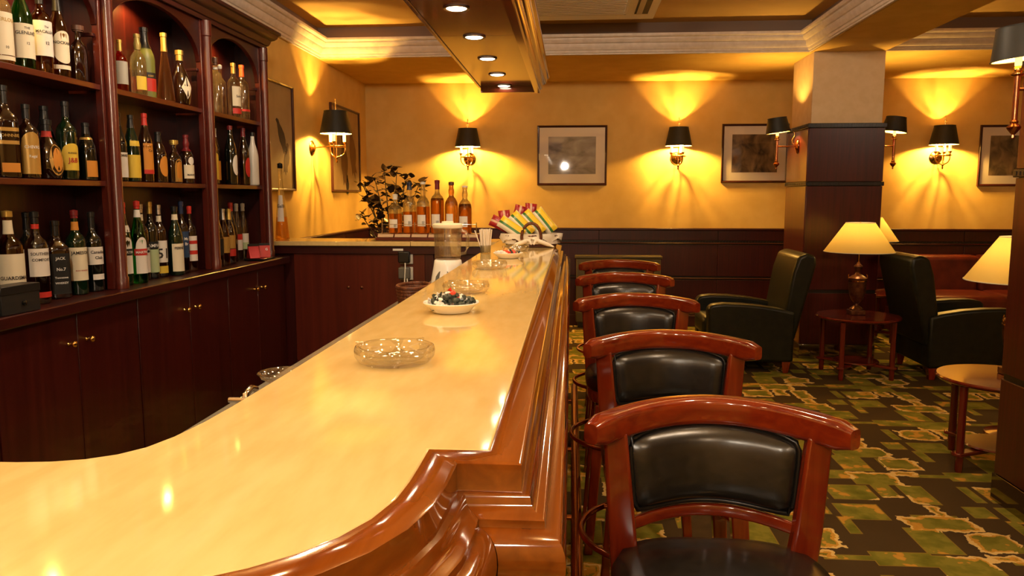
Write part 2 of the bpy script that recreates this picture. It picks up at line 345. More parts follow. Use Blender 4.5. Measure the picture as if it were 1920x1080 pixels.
# wainscot: boards, grooves and cap (parts of the wall)
def dentils(name, x0, x1, y, z0, z1, parent, axis='x', step=.03, d=.006):
    mb = MB(); a = x0
    while a < x1:
        if axis == 'x': mb.box(a, min(a + step * .55, x1), y - d, y + .001, z0, z1)
        else: mb.box(y - .001, y + d, a, min(a + step * .55, x1), z0, z1)
        a += step
    return mb.build(name, 'darkband', parent)
x = XL + .0
xs = [XL, -.95, .3, 1.55, 2.8, 4.05, 5.3, XR]
for x0, x1 in zip(xs, xs[1:]):
    for z0, z1 in ((.925, 1.03), (.545, .878), (.12, .505)):
        box('wainscot_panel', (x0 + .002, x1 - .002, YB - .018, YB - .0005, z0, z1), 'mahog_z', wb, bevel=.003)
box('wainscot_backing', (XL, XR, YB - .008, YB, .1, 1.03), 'darkband', wb)
box('wainscot_cap', (XL, XR, YB - .034, YB, 1.03, 1.054), 'mahog_x', wb, bevel=.006)
for z in (.888, .515): MB().prism([(YB, z), (YB - .020, z), (YB - .024, z + .006), (YB - .020, z + .012), (YB, z + .012)], XL, XR, 'x').build('wainscot_rail', 'mahog_x', wb)
dentils('dentil_strip', XL, XR, YB - .008, .902, .920, wb)
struct(box('baseboard_back', (XL, XR, YB - .028, YB, 0, .12), 'mahog_x', bevel=.004))
ys = [5.72, 6.6, 7.5, YB - .03]
for y0, y1 in zip(ys, ys[1:]):
    for z0, z1 in ((.925, 1.03), (.545, .878), (.12, .505)):
        box('wainscot_panel', (XL + .0005, XL + .018, y0 + .002, y1 - .002, z0, z1), 'mahog_z', wl, bevel=.003)
box('wainscot_backing', (XL, XL + .008, 5.7, YB - .03, .1, 1.03), 'darkband', wl)
box('wainscot_cap', (XL, XL + .034, 5.7, YB - .034, 1.03, 1.054), 'mahog_y', wl, bevel=.006)

# pillars
def pillar(name, x0, x1, y0, y1, side='pill_z'):
    p = empty(name, ((x0 + x1) / 2, (y0 + y1) / 2, 0)); struct(p); hx, hy = (x1 - x0) / 2, (y1 - y0) / 2
    box('plaster_shaft', (-hx + .02, hx - .02, -hy + .02, hy - .02, 1.99, ZS - .001), 'pillarpaint', p)
    for z0, z1 in ((1.515, 1.955), (.60, 1.475), (.13, .57)):
        for s in (-1, 1):
            box('cladding_panel', (-hx, hx, s * hy - .006, s * hy + .006, z0, z1), 'pill_z', p, bevel=.002)
            box('cladding_panel', (s * hx - .006, s * hx + .006, -hy + .008, hy - .008, z0, z1), side, p, bevel=.002)
    box('core', (-hx + .006, hx - .006, -hy + .006, hy - .006, 0, 1.99), 'darkband', p)
    g = .012
    for z0, z1 in ((1.958, 1.995), (1.478, 1.512)):
        box('band', (-hx - g, hx + g, -hy - g, hy + g, z0, z1), 'darkband', p, bevel=.004)
        mb = MB(); n = 22
        for i in range(n):
            a = -hx + (i + .25) * 2 * hx / n; c = -hy + (i + .25) * 2 * hy / n
            for s in (-1, 1):
                mb.box(a, a + hx / n, s * (hy + g) - .004, s * (hy + g) + .004, z0 + .008, z1 - .008)
                mb.box(s * (hx + g) - .004, s * (hx + g) + .004, c, c + hy / n, z0 + .008, z1 - .008)
        mb.build('dentils', 'darkband', p)
    box('plinth', (-hx - .008, hx + .008, -hy - .008, hy + .008, 0, .125), MATS['chrome_plinth'], p, bevel=.002)
    return p
mat('chrome_plinth', (.35, .30, .24), .08, metal=1)
pillar('wall_pillar_far', 1.975, 2.59, 6.82, 7.45, 'retw_z')  # side cladding in lighter wood, painting in the sconce's reflection
pillar('wall_pillar_near', 1.965, 2.58, 3.03, 3.66)

# ------------------------------------------------------------------ bar counter
BT = 1.085
outer = [(-.50, 5.667), (-.30, 5.667), (-.098, 4.96), (-.098, .939), (-.175, .939), (-.175, .881), (-.176, .828), (-.180, .776), (-.193, .724), (-.213, .681), (-.24, .645), (-.272, .616), (-.315, .588), (-.37, .568), (-.44, .556), (-.55, .55), (-1.35, .55)]
inner = [(-1.35, .856), (-.70, .856), (-.655, .857), (-.615, .862), (-.581, .873), (-.553, .892), (-.533, .920), (-.520, .965), (-.512, 1.03), (-.508, 1.113), (-.505, 1.31), (-.503, 2.2), (-.50, 5.274)]
bar = thing('bar_counter', 'long bar counter with cream stone top and glossy orange wood moulded edge, bar stools alongside', 'bar counter')
MB().prism(outer + inner, BT - .026, BT, 'z').build('stone_top', 'stone', bar, bevel=.003)
PR = [(.0008, 0), (.038, 0), (.042, -.003), (.042, -.034), (.043, -.036), (.051, -.036), (.0535, -.039), (.0545, -.046), (.057, -.050), (.062, -.054), (.068, -.057), (.071, -.059), (.071, -.066), (.0715, -.068), (.078, -.069), (.086, -.073), (.0915, -.080), (.095, -.090), (.096, -.102), (.095, -.116), (.091, -.126), (.084, -.131), (.078, -.132), (.078, -.165), (.074, -.17), (.0008, -.17)]
MB().sweep(outer, PR, side=1, z0=BT).build('moulded_edge', 'bar_y', bar, smooth=38)
fo = [(-.45, 5.60), (-.33, 5.60), (-.135, 4.94), (-.135, .92), (-.20, .90), (-.22, .74), (-.30, .64), (-.42, .595), (-1.35, .59)]
MB().sweep(fo, [(.03, 0), (.03, .93), (0, .93), (0, 0)], side=1).build('front_panel', 'red_z', bar)
MB().sweep(fo, [(.045, 0), (.045, .14), (.029, .14), (.029, 0)], side=1).build('skirting', 'mahog_y', bar, bevel=.003)
for i in range(8):
    y0 = 1.0 + i * .49
    box('front_raised_panel', (-.106, -.096, y0 + .03, y0 + .46, .22, .84), 'red_z', bar, bevel=.004)
fi = [(-1.35, .82), (-.66, .82), (-.52, .86), (-.475, 1.1), (-.468, 5.30)]
MB().sweep(fi, [(0, 0), (0, BT - .026), (.02, BT - .026), (.02, 0)], side=1).build('back_panel', 'cab_z', bar)
box('work_shelf', (-.78, -.49, 1.15, 5.22, .90, .925), 'grey_plastic', bar, bevel=.003)
fr = thing('foot_rail', 'polished copper tube foot rail along the base of the bar', 'foot rail', (.03, 0, 0))
MB().tube([(0, .95, .19), (0, 4.9, .19)], .021, 14).build('tube', 'copper', fr, smooth=60)
for y in (1.25, 2.05, 2.85, 3.65, 4.55):
    MB().tube([(0, y, .19), (-.07, y, .19), (-.118, y, .19)], .011, 10).tube([(-.105, y, .19), (-.113, y, .19)], .028, 14).build('bracket', 'copper', fr, smooth=50)

# return counter
ret = thing('return_counter', 'short return counter with beige stone slab joining bar to back cabinets, dark red panels', 'counter', (-1.3, 5.274, 0))
for x0, x1 in ((-2.135, -1.092), (-1.089, -.502)):
    box('stone_slab', (x0 + 1.3, x1 + 1.3, 0, .393, BT - .031, BT), 'stone', ret, bevel=.003)
box('apron', (-.83, .80, .022, .05, .998, BT - .031), 'mahog_x', ret, bevel=.002)
for x0, x1 in ((-.62, .30),):
    box('front_panel', (x0, x1, .040, .060, .06, .997), 'retw_z', ret, bevel=.002)
box('side_post', (.302, .36, .034, .06, .06, .997), 'mahog_z', ret, bevel=.002)
box('front_panel', (.362, .80, .046, .062, .06, .997), 'cab_z', ret, bevel=.002)
box('carcase', (-.83, .80, .062, .36, .02, 1.0), 'mahog_z', ret)
for kx in (-1.537, -1.443): MB().lathe([(0, 0), (.009, .002), (.011, .008), (.006, .014), (0, .015)], 12).build('screw_cap', 'lamp_metal', ret, (kx + 1.3, .040, .765), (R(90), 0, 0), smooth=50)
box('sticker', (.083, .155, .0195, .0225, 1.022, 1.036), 'paper_white', ret)
# sockets with plugs
for k, (z, lab) in enumerate(((.975, 'black plug in white square wall socket on return counter, upper of two'), (.865, 'grey plug in white square wall socket on return counter, lower of two'))):
    so = thing('wall_socket', lab, 'socket', (-1.125, 5.312, z), 0, 'sockets on the return counter')
    box('plate', (-.045, .045, -.012, 0, -.045, .045), 'socket', so, bevel=.004)
    box('plug', (-.050, .030, -.055, -.012, -.034, .044), 'cap_black' if k == 0 else 'grey_plastic', so, bevel=.008)
    MB().tube([(0, -.05, -.034), (0, -.053, -.07), (-.006, -.052, -.16), (-.012, -.05, -.30), (.0, -.048, -.45)] if k == 0 else [(.012, -.05, -.03), (.012, -.052, -.2), (.01, -.05, -.35)], .0045, 8).build('cord', 'white', so, smooth=60)

# ------------------------------------------------------------------ back-bar base cabinets, worktop, shelf unit
WT = .984; XF = -1.932
KN = [(0, 0), (.008, .001), (.005, .006), (.005, .014), (.012, .019), (.014, .026), (.010, .032), (0, .034)]
cabs = [(1.62, 2.50, None, 'dark mahogany base cabinet at the near end under the worktop, cut by the left edge'), (2.505, 3.40, 2.96, 'dark mahogany double-door base cabinet below the bay with the black box'),
        (3.405, 4.35, 3.894, 'dark mahogany double-door base cabinet below the middle bottle bay'), (4.355, 5.25, 4.786, 'dark mahogany double-door base cabinet beside the return counter')]
for y0, y1, mid, lab in cabs:
    c = thing('base_cabinet', lab, 'cabinet', (-2.0, (y0 + y1) / 2, 0), 0, 'back bar base cabinets'); yc = (y0 + y1) / 2
    mid = mid or yc
    box('carcase', (-.205, .010, y0 - yc, y1 - yc, .02, WT - .046), 'cab_z', c)
    box('plinth', (-.2, .0, y0 - yc, y1 - yc, 0, .019), 'darkband', c)
    for a, e, kn in ((y0, mid, mid - .058), (mid, y1, mid + .058)):
        d = box('door', (.011, .031, a - yc + .002, e - yc - .002, .07, WT - .048), 'cab_z', c, bevel=.002)
        MB().lathe(KN, 14).build('knob', 'brass', d, (.031, kn - yc, .818), (0, R(90), 0), smooth=50)
tag(MB().prism([(XL + .002, WT), (XF, WT), (XF + .004, WT - .004), (XF + .004, WT - .040), (XF, WT - .045), (XL + .002, WT - .045)], 1.6, 5.262, 'y').build('worktop', 'mahog_y', smooth=30), 'long dark mahogany worktop running under all the bottle bays', 'worktop')
su = thing('bottle_shelf', 'tall mahogany back bar shelving with arched bays, round posts and cornice', 'shelf unit', (-2.0, 0, WT + .001))
def SZ(z): return z - WT - .001
UY0, UY1 = 1.75, 5.215
box('back_panel', (-.207, -.195, UY0, UY1, 0, SZ(2.40)), 'mahog_z', su)
posts = [2.45, 3.345, 4.285, 5.09]
dv = [(2.45), 3.345, 4.285, 5.09]
for y in posts:
    box('divider', (-.195, -.03, y + .005, y + .03, 0, SZ(2.36)), 'mahog_z', su)
    box('stile', (-.045, -.012, y - .042, y + .042, 0, SZ(2.36)), 'retw_z', su, bevel=.003)
    MB().lathe([(.030, 0), (.030, .05), (.026, .055), (.0255, SZ(2.26)), (.030, SZ(2.265)), (.030, SZ(2.345))], 18).build('post', 'retw_z', su, (.0, y, 0), smooth=40)
box('end_panel', (-.195, -.012, 5.12, 5.14, 0, SZ(2.40)), 'mahog_z', su)
shz = (1.462, 1.872)
bays = [(UY0, 2.408), (2.492, 3.303), (3.387, 4.243), (4.327, 5.048)]
for y0, y1 in bays:
    for z in shz:
        box('shelf', (-.194, -.022, y0 - .02, y1 + .02, SZ(z) - .024, SZ(z)), 'retw_y', su, bevel=.002)
    # arch board
    ym, hw = (y0 + y1) / 2, (y1 - y0) / 2; pts = [(y0, SZ(2.38)), (y0, SZ(2.12))]
    pts += [(ym - hw * math.cos(R(a)) * .985, SZ(2.12) + (.20) * math.sin(R(a))) for a in range(0, 181, 9)] + [(y1, SZ(2.12)), (y1, SZ(2.38))]
    MB().prism(pts, -.045, -.02, 'x').build('arch_board', 'mahog_y', su, bevel=.002)
    for s, yy in ((1, y0), (-1, y1)):
        box('shelf_bracket', (-.10, -.03, min(yy, yy + s * .02), max(yy, yy + s * .02), SZ(2.07), SZ(2.085)), 'mahog_y', su, bevel=.002)
box('roof_board', (-.207, -.01, UY0, UY1, SZ(2.38), SZ(2.40)), 'mahog_y', su)
TOPP = [(0, 0), (.012, 0), (.012, .022), (.022, .026), (.030, .040), (.036, .058), (.052, .064), (.066, .078), (.072, .096), (.085, .100), (.085, .118), (0, .118)]
MB().sweep([(-.012, UY0), (-.012, 5.142), (-.205, 5.142)], TOPP, side=-1, z0=SZ(2.345)).build('cornice', 'cornw_y', su, smooth=30)

for y, lab in ((2.08, 'small puck light under the shelving roof, near bay out of view'), (2.90, 'small puck light under the roof of the bay with big whisky labels'), (3.82, 'small puck light under the roof of the middle bottle bay'), (4.69, 'small puck light under the roof of the far bottle bay')):
    t = thing('puck_light', lab, 'light', (-2.10, y, 2.379), 0, 'puck lights in the shelving')
    MB().lathe([(0, 0), (.035, 0), (.035, -.010), (.028, -.012), (0, -.012)], 20).build('housing', 'steelring', t, smooth=40)
    MB().lathe([(0, -.0125), (.026, -.0125), (.022, -.016), (0, -.017)], 20).build('lamp_glass', 'lens', t, smooth=40)
    light('SPOT', t, (0, 0, -.02), E_PUCK, WARM, .015, 150, .5)
# ------------------------------------------------------------------ bottles
def sec_round(a): return (math.cos(a), math.sin(a))
def sec_sq(a, n=5.):
    c, s_ = math.cos(a), math.sin(a); k = (abs(c) ** n + abs(s_) ** n) ** (-1 / n); return (c * k * .93, s_ * k * .93)
def sec_flask(a):
    c, s_ = math.cos(a), math.sin(a); return (c * .55, s_)
KIND = {  # (radius fraction, height fraction)
 'std': [(.0, .012), (.85, 0), (.98, .012), (1, .03), (1, .60), (.96, .64), (.80, .685), (.52, .72), (.38, .75), (.33, .80), (.31, .93), (.36, .935), (.36, .99), (.0, 1)],
 'slope': [(.0, .012), (.85, 0), (.98, .012), (1, .03), (1, .52), (.95, .58), (.80, .66), (.60, .73), (.44, .79), (.36, .86), (.33, .93), (.38, .935), (.38, .99), (0, 1)],
 'wine': [(0, .012), (.85, 0), (1, .02), (1, .55), (.93, .61), (.70, .69), (.48, .76), (.38, .83), (.36, .93), (.41, .935), (.41, .99), (0, 1)],
 'bulb': [(.0, .012), (.85, 0), (.98, .012), (1, .03), (1, .52), (.92, .60), (.66, .67), (.40, .71), (.36, .75), (.44, .79), (.42, .84), (.33, .88), (.33, .93), (.38, .935), (.38, .99), (0, 1)],
 'cone': [(0, .01), (.9, 0), (1, .012), (.98, .04), (.70, .36), (.48, .56), (.36, .68), (.30, .80), (.29, .93), (.33, .935), (.33, .99), (0, 1)],
 'squat': [(0, .015), (.85, 0), (.97, .015), (1, .05), (1, .50), (.94, .58), (.74, .66), (.46, .71), (.36, .74), (.34, .90), (.42, .905), (.42, .985), (0, 1)],
 'dimple': [(0, .015), (.70, 0), (.85, .02), (1, .16), (1, .34), (.86, .50), (.60, .62), (.38, .70), (.32, .76), (.31, .90), (.37, .905), (.37, .985), (0, 1)],
 'cyl': [(.0, .012), (.85, 0), (.98, .012), (1, .03), (1, .68), (.94, .71), (.60, .74), (.42, .76), (.38, .80), (.38, .90), (.46, .905), (.46, .99), (0, 1)],
}
def bottle(name, label, loc, h, r, kind='std', glass='g_dark', cap='cap_black', capf=.80, labs=(), sec='round', rz=-18, group=None, liquid=None, upper='g_clear', texts=(), neck=None, n=22):
    SEC = {'round': sec_round, 'sq': sec_sq, 'flask': sec_flask}[sec]
    t = thing(name, label, 'bottle', loc, R(rz), group)
    prof = [(a * r, z * h) for a, z in KIND[kind]]
    def rad(zf):
        P = KIND[kind]
        for (a0, z0), (a1, z1) in zip(P[1:], P[2:]):
            if z0 <= zf <= z1: return r * (a0 + (a1 - a0) * (zf - z0) / max(1e-6, z1 - z0))
        return r
    if liquid:
        lo = [(a, z) for a, z in prof if z < liquid * h] + [(rad(liquid), liquid * h), (0, liquid * h)]
        hi = [(0, liquid * h + .0005), (rad(liquid), liquid * h + .0005)] + [(a, z) for a, z in prof if z > liquid * h + .001]
        MB().lathe(lo, n, None, SEC).build('liquid', glass, t, smooth=40); MB().lathe(hi, n, None, SEC).build('glass', upper, t, smooth=40)
    else: MB().lathe(prof, n, None, SEC).build('glass', glass, t, smooth=40)
    cp = [(a * r * 1.06 + .0006, z * h) for a, z in KIND[kind] if z >= capf - 1e-6 and a > 0]
    cp = [(0, capf * h), (rad(capf) * 1.06 + .0006, capf * h)] + [c_ for c_ in cp if c_[1] > capf * h + 1e-5] + [(0, h * 1.003)]
    MB().lathe(cp, 18).build('cap', cap, t, smooth=40)
    def patch(z0, z1, ha, shape, off):
        nc, v, f = 12, [], []
        for i in range(nc + 1):
            u = -1 + 2 * i / nc; th = R(ha) * u; a, b_ = z0, z1; zm, hz = (z0 + z1) / 2, (z1 - z0) / 2
            k = {'rect': 1, 'oval': math.sqrt(max(0, 1 - u * u)) if abs(u) < 1 else 0, 'diamond': 1 - abs(u), 'arch': 1, 'swoop': 1}[shape]
            if shape in ('oval', 'diamond'): a, b_ = zm - hz * max(k, .02), zm + hz * max(k, .02)
            if shape == 'arch': b_ = z1 - (z1 - z0) * .35 * (1 - math.sqrt(max(0, 1 - u * u)))
            for zf in (a, (a + b_) / 2, b_):
                rr = rad(zf) + off; sx, sy = SEC(th); v.append((sx * rr, sy * rr, zf * h))
        for i in range(nc):
            for j in (0, 1): f.append((i * 3 + j, (i + 1) * 3 + j, (i + 1) * 3 + j + 1, i * 3 + j + 1))
        return MB().add(v, f)
    for q, lb in enumerate(labs):
        z0, z1, ha, c_ = lb[:4]; sh = lb[4] if len(lb) > 4 else 'rect'
        patch(z0, z1, ha, sh, .0007 + q * .0004).build('paper_label' if q == 0 else 'label_band', c_, t, smooth=60, fix=False)
    if neck:
        z0, z1, c_ = neck; patch(z0, z1, 180, 'rect', .0009).build('neck_label', c_, t, smooth=60, fix=False)
    for tx, size, zf, c_ in texts:
        vs, fs = text_geo(tx); s_ = size * h; v = []
        rr = rad(zf) + .0022
        for px, py in vs:
            th = px * s_ / rr; z = zf * h + py * s_; sx, sy = SEC(th); q_ = rad(z / h) + .0024; v.append((sx * q_, sy * q_, z))
        MB().add(v, fs).build('lettering', c_, t, fix=False)
    return t
T_, M_, B_ = 1.873, 1.463, WT + .001
GT, GM, GB = 'bottles on the top shelf', 'bottles on the middle shelf', 'bottles standing on the worktop'
def bt(lab, x, y, z, h, r, **k):
    k.setdefault('group', {T_: GT, M_: GM, B_: GB}[z]); nm = k.pop('name', 'liquor_bottle')
    return bottle(nm, lab, (x, y, z), h, r, **k)
# bay with the big whisky labels
bt('amber whisky bottle with cream label cut by the left edge, top shelf', -2.08, 2.80, T_, .33, .040, kind='std', glass='g_whisky', labs=[(.10, .56, 70, 'paper'), (.045, .09, 60, 'paper')], texts=[('ABERLOUR', .055, .46, 'ink_gold'), ('10', .04, .17, 'ink')], rz=-28, name='whisky_bottle', liquid=.35)
bt('bright green whisky bottle with cream label, top shelf', -2.08, 2.915, T_, .335, .039, kind='wine', glass='g_green', labs=[(.12, .50, 72, 'paper')], texts=[('THE', .035, .44, 'ink'), ('GLENLIVET', .050, .38, 'ink'), ('12', .040, .27, 'ink')], rz=-28, name='whisky_bottle')
bt('whisky bottle with tall plain white label and number 12, top shelf', -2.08, 3.025, T_, .335, .0385, kind='std', glass='g_amber', labs=[(.20, .60, 74, 'paper_white')], texts=[('The', .03, .52, 'ink'), ('MACALLAN', .045, .46, 'ink'), ('12', .05, .33, 'ink')], rz=-26, name='whisky_bottle')
bt('whisky bottle with rounded cream label behind the brown decanter, top shelf', -2.08, 3.13, T_, .33, .037, kind='slope', glass='g_amber', labs=[(.17, .56, 74, 'paper', 'oval'), (.10, .15, 70, 'paper')], texts=[('KNOCKANDO', .048, .40, 'ink')], rz=-24, name='whisky_bottle')
bt('squat brown decanter with dark stopper beside round post, top shelf', -2.07, 3.245, T_, .235, .052, kind='squat', glass='g_brown', cap='cap_brown', capf=.88, sec='flask', rz=10, name='decanter', upper='g_smoke')
bt('square whisky bottle with slanted label cut by left edge, middle shelf', -2.06, 2.76, M_, .335, .040, kind='std', glass='g_brown', sec='sq', labs=[(.06, .16, 40, 'paper_orange'), (.36, .40, 44, 'paper_gold'), (.50, .54, 44, 'paper_gold')], texts=[('JOHNNIE', .045, .44, 'ink_gold')], rz=-35, name='whisky_bottle')
bt('dark whisky bottle with oval gold label, middle shelf', -2.06, 2.875, M_, .28, .038, kind='std', glass='g_brown', labs=[(.06, .62, 62, 'paper_gold', 'arch')], texts=[('CHIVAS', .060, .40, 'ink_white'), ('Regal', .05, .28, 'ink_white')], rz=-30, name='whisky_bottle')
bt('round-bellied whisky bottle with copper oval medallion, middle shelf', -2.07, 3.0, M_, .235, .053, kind='dimple', glass='g_brown', labs=[(.06, .58, 38, 'paper_gold', 'oval'), (.12, .52, 24, 'paper_orange', 'oval')], rz=-12, neck=(.70, .80, 'ink_red'), name='whisky_bottle')
bt('dark green bottle with yellow arched label and red initials, middle shelf', -2.07, 3.125, M_, .32, .0385, kind='std', glass='g_dgreen', labs=[(.12, .46, 64, 'paper_yellow', 'arch')], texts=[('BLENDED', .028, .33, 'ink'), ('J&B', .085, .22, 'ink_red')], rz=-25, name='whisky_bottle')
bt('plain black bottle standing behind the yellow-labelled one, middle shelf', -2.148, 3.105, M_, .30, .040, kind='slope', glass='g_dark', name='whisky_bottle')
bt('short black bottle with small orange label next to the post, middle shelf', -2.07, 3.255, M_, .245, .038, kind='slope', glass='g_dark', labs=[(.06, .34, 50, 'paper_orange')], rz=-10, neck=(.70, .74, 'paper_gold'))
bt('gold-capped whisky bottle with big cream label behind the black box, worktop', -2.06, 2.735, B_, .36, .046, kind='std', glass='g_amber', cap='cap_gold', capf=.93, labs=[(.06, .56, 72, 'paper')], neck=(.76, .90, 'paper'), texts=[('GUARDSMAN', .05, .30, 'ink')], rz=-32, name='whisky_bottle')
bt('clear bottle with red neck band and red-edged white label, worktop', -2.045, 2.86, B_, .355, .040, kind='std', glass='g_smoke', capf=.87, labs=[(.30, .60, 66, 'paper_white'), (.07, .13, 66, 'paper_red')], neck=(.81, .86, 'cap_red'), texts=[('SOUTHERN', .042, .53, 'ink'), ('COMFORT', .042, .465, 'ink')], rz=-30)
bt('tall black bottle standing behind the red-banded one, worktop', -2.145, 2.95, B_, .35, .034, kind='std', glass='g_dark')
bt('square bottle with black and white label, worktop', -2.075, 3.02, B_, .315, .044, kind='std', glass='g_brown', sec='sq', labs=[(.06, .58, 43, 'paper_black')], texts=[('JACK', .05, .50, 'ink_white'), ('No.7', .055, .36, 'ink_white'), ('Tennessee', .036, .26, 'ink_white'), ('WHISKEY', .036, .19, 'ink_white')], rz=-38, name='whisky_bottle')
bt('dark green bottle with red cap and cream label, worktop', -2.07, 3.14, B_, .355, .0395, kind='std', glass='g_dgreen', cap='cap_maroon', capf=.90, labs=[(.17, .56, 68, 'paper')], texts=[('JAMESON', .052, .48, 'ink'), ('IRISH WHISKEY', .022, .28, 'ink_red')], neck=(.76, .86, 'paper_orange'), rz=-28, name='whisky_bottle')
bt('black bottle with white script label and small flag strip, worktop', -2.07, 3.255, B_, .345, .039, kind='std', glass='g_dark', labs=[(.34, .56, 68, 'paper_white'), (.15, .22, 40, 'paper_white')], texts=[('Canadian', .052, .48, 'ink'), ('Club', .052, .41, 'ink')], rz=-24, name='whisky_bottle')
# middle bay
bt('slim clear bottle half hidden by the round post, top shelf', -2.10, 3.52, T_, .36, .026, kind='slope', glass='g_clear', cap='cap_gold', capf=.88)
bt('small red liqueur bottle with grey paper label and gold cap, top shelf', -2.085, 3.575, T_, .24, .031, kind='std', glass='g_red', cap='cap_gold', capf=.78, labs=[(.15, .58, 60, 'paper_grey')], rz=-30)
bt('clear grappa bottle with hanging loop tag and olive cap, top shelf', -2.055, 3.675, T_, .285, .036, kind='bulb', glass='g_clear', cap='cap_olive', capf=.74, labs=[(.08, .30, 40, 'paper_yellow')], rz=-35)
bt('frosted olive green cognac bottle with black neck and red label, top shelf', -2.10, 3.82, T_, .345, .046, kind='wine', glass='g_frost', cap='cap_black', capf=.70, labs=[(.10, .28, 90, 'cap_red'), (.28, .36, 90, 'paper_black')], texts=[('REMY', .035, .30, 'ink_gold')], rz=-30, name='cognac_bottle')
bt('tall conical bottle of pale pink spirit with gold cap, top shelf', -2.055, 3.925, T_, .34, .044, kind='cone', glass='g_pink', cap='cap_gold', capf=.72)
bt('brown fan-shaped cognac bottle with cream diamond label, top shelf', -2.06, 4.09, T_, .285, .052, kind='dimple', glass='g_brown', cap='cap_gold', capf=.80, labs=[(.10, .52, 36, 'paper', 'diamond')], rz=-22, name='cognac_bottle')
bt('dark wine-shouldered bottle with plain white label, middle shelf', -2.08, 3.515, M_, .315, .035, kind='slope', glass='g_dark', labs=[(.06, .42, 68, 'paper_white')], neck=None, texts=[('TORRES', .045, .36, 'ink')], rz=-28)
bt('dark bottle with mustard yellow label and neck strip, middle shelf', -2.08, 3.625, M_, .315, .035, kind='slope', glass='g_dgreen', labs=[(.06, .40, 68, 'paper_yellow'), (.53, .61, 45, 'paper_yellow')], rz=-28)
bt('bottle with tall red cap and orange label, middle shelf', -2.08, 3.745, M_, .335, .034, kind='slope', glass='g_brown', cap='cap_red', capf=.82, labs=[(.18, .56, 55, 'paper_orange'), (.12, .18, 55, 'paper_red')], texts=[('Co', .05, .44, 'ink')], rz=-22)
bt('short bottle with black cap and round orange label, middle shelf', -2.08, 3.865, M_, .255, .040, kind='slope', glass='g_brown', labs=[(.12, .52, 42, 'paper_orange', 'oval')], rz=-15)
bt('bell-shaped bottle with copper stopper and gold arched label, middle shelf', -2.075, 4.015, M_, .225, .050, kind='squat', glass='g_brown', cap='cap_gold', capf=.88, labs=[(.03, .56, 40, 'paper_gold', 'arch'), (.12, .50, 26, 'paper_orange', 'arch')], rz=-5, sec='flask')
bt('dark red bottle with cream label and round red seal, middle shelf', -2.08, 4.155, M_, .262, .037, kind='bulb', glass='g_brown', cap='cap_maroon', capf=.66, labs=[(.10, .38, 64, 'paper'), (.38, .54, 28, 'paper_white', 'oval')], texts=[('MARNIER', .05, .16, 'ink')], rz=-22)
bt('vermouth bottle with tall white label and dark band, left of its red-banded twin', -2.06, 3.48, B_, .385, .033, kind='slope', glass='g_dgreen', cap='cap_red', capf=.86, labs=[(.14, .58, 52, 'paper_white', 'arch'), (.36, .44, 62, 'paper_black')], texts=[('MARTINI', .042, .385, 'ink_white')], neck=(.64, .72, 'paper_white'), rz=-32)
bt('green vermouth bottle with tall white label and red band, worktop', -2.045, 3.575, B_, .39, .035, kind='slope', glass='g_green', cap='cap_red', capf=.90, labs=[(.12, .56, 52, 'paper_white', 'arch'), (.34, .42, 62, 'paper_red')], texts=[('MARTINI', .042, .365, 'ink_white')], neck=(.80, .89, 'paper_white'), rz=-32)
bt('aniseed bottle with white and black label and silver cap, worktop', -2.10, 3.70, B_, .375, .034, kind='std', glass='g_brown', cap='cap_silver', capf=.88, labs=[(.10, .36, 66, 'paper_white'), (.37, .46, 66, 'paper_black')], texts=[('RICARD', .055, .39, 'ink_white')], neck=(.78, .86, 'paper'), rz=-34)
bt('bottle with pale green label and gold cap, worktop', -2.10, 3.785, B_, .385, .034, kind='std', glass='g_dark', cap='cap_gold', capf=.84, labs=[(.08, .38, 66, 'paper_green'), (.39, .48, 66, 'paper_black')], texts=[('CAMPARI', .058, .41, 'ink_white')], rz=-34)
bt('bottle with large black number five on white label, worktop', -2.10, 3.87, B_, .37, .034, kind='std', glass='g_brown', cap='cap_silver', capf=.86, labs=[(.20, .50, 66, 'paper_white'), (.05, .15, 66, 'paper_yellow')], texts=[('51', .19, .26, 'ink')], neck=(.76, .84, 'paper'), rz=-34)
bt('dark green bitters bottle with tan label and white neck band, worktop', -2.055, 3.945, B_, .36, .037, kind='wine', glass='g_dgreen', capf=.92, labs=[(.06, .46, 66, 'paper')], neck=(.80, .88, 'paper'), texts=[('FERNET', .05, .38, 'ink')], rz=-26)
bt('clear bottle with dark blue label and navy cap, worktop', -2.075, 4.055, B_, .385, .034, kind='std', glass='g_smoke', cap='cap_blue', capf=.82, labs=[(.22, .58, 60, 'paper_blue')], texts=[('Mc', .055, .46, 'ink_white'), ('Br', .055, .39, 'ink_white')], rz=-26)
bt('bottle with red cap and red white striped label beside second post, worktop', -2.085, 4.165, B_, .358, .034, kind='std', glass='g_smoke', cap='cap_red', capf=.88, labs=[(.16, .54, 55, 'paper_white'), (.26, .32, 55, 'paper_red'), (.42, .47, 55, 'paper_red')], rz=-20)
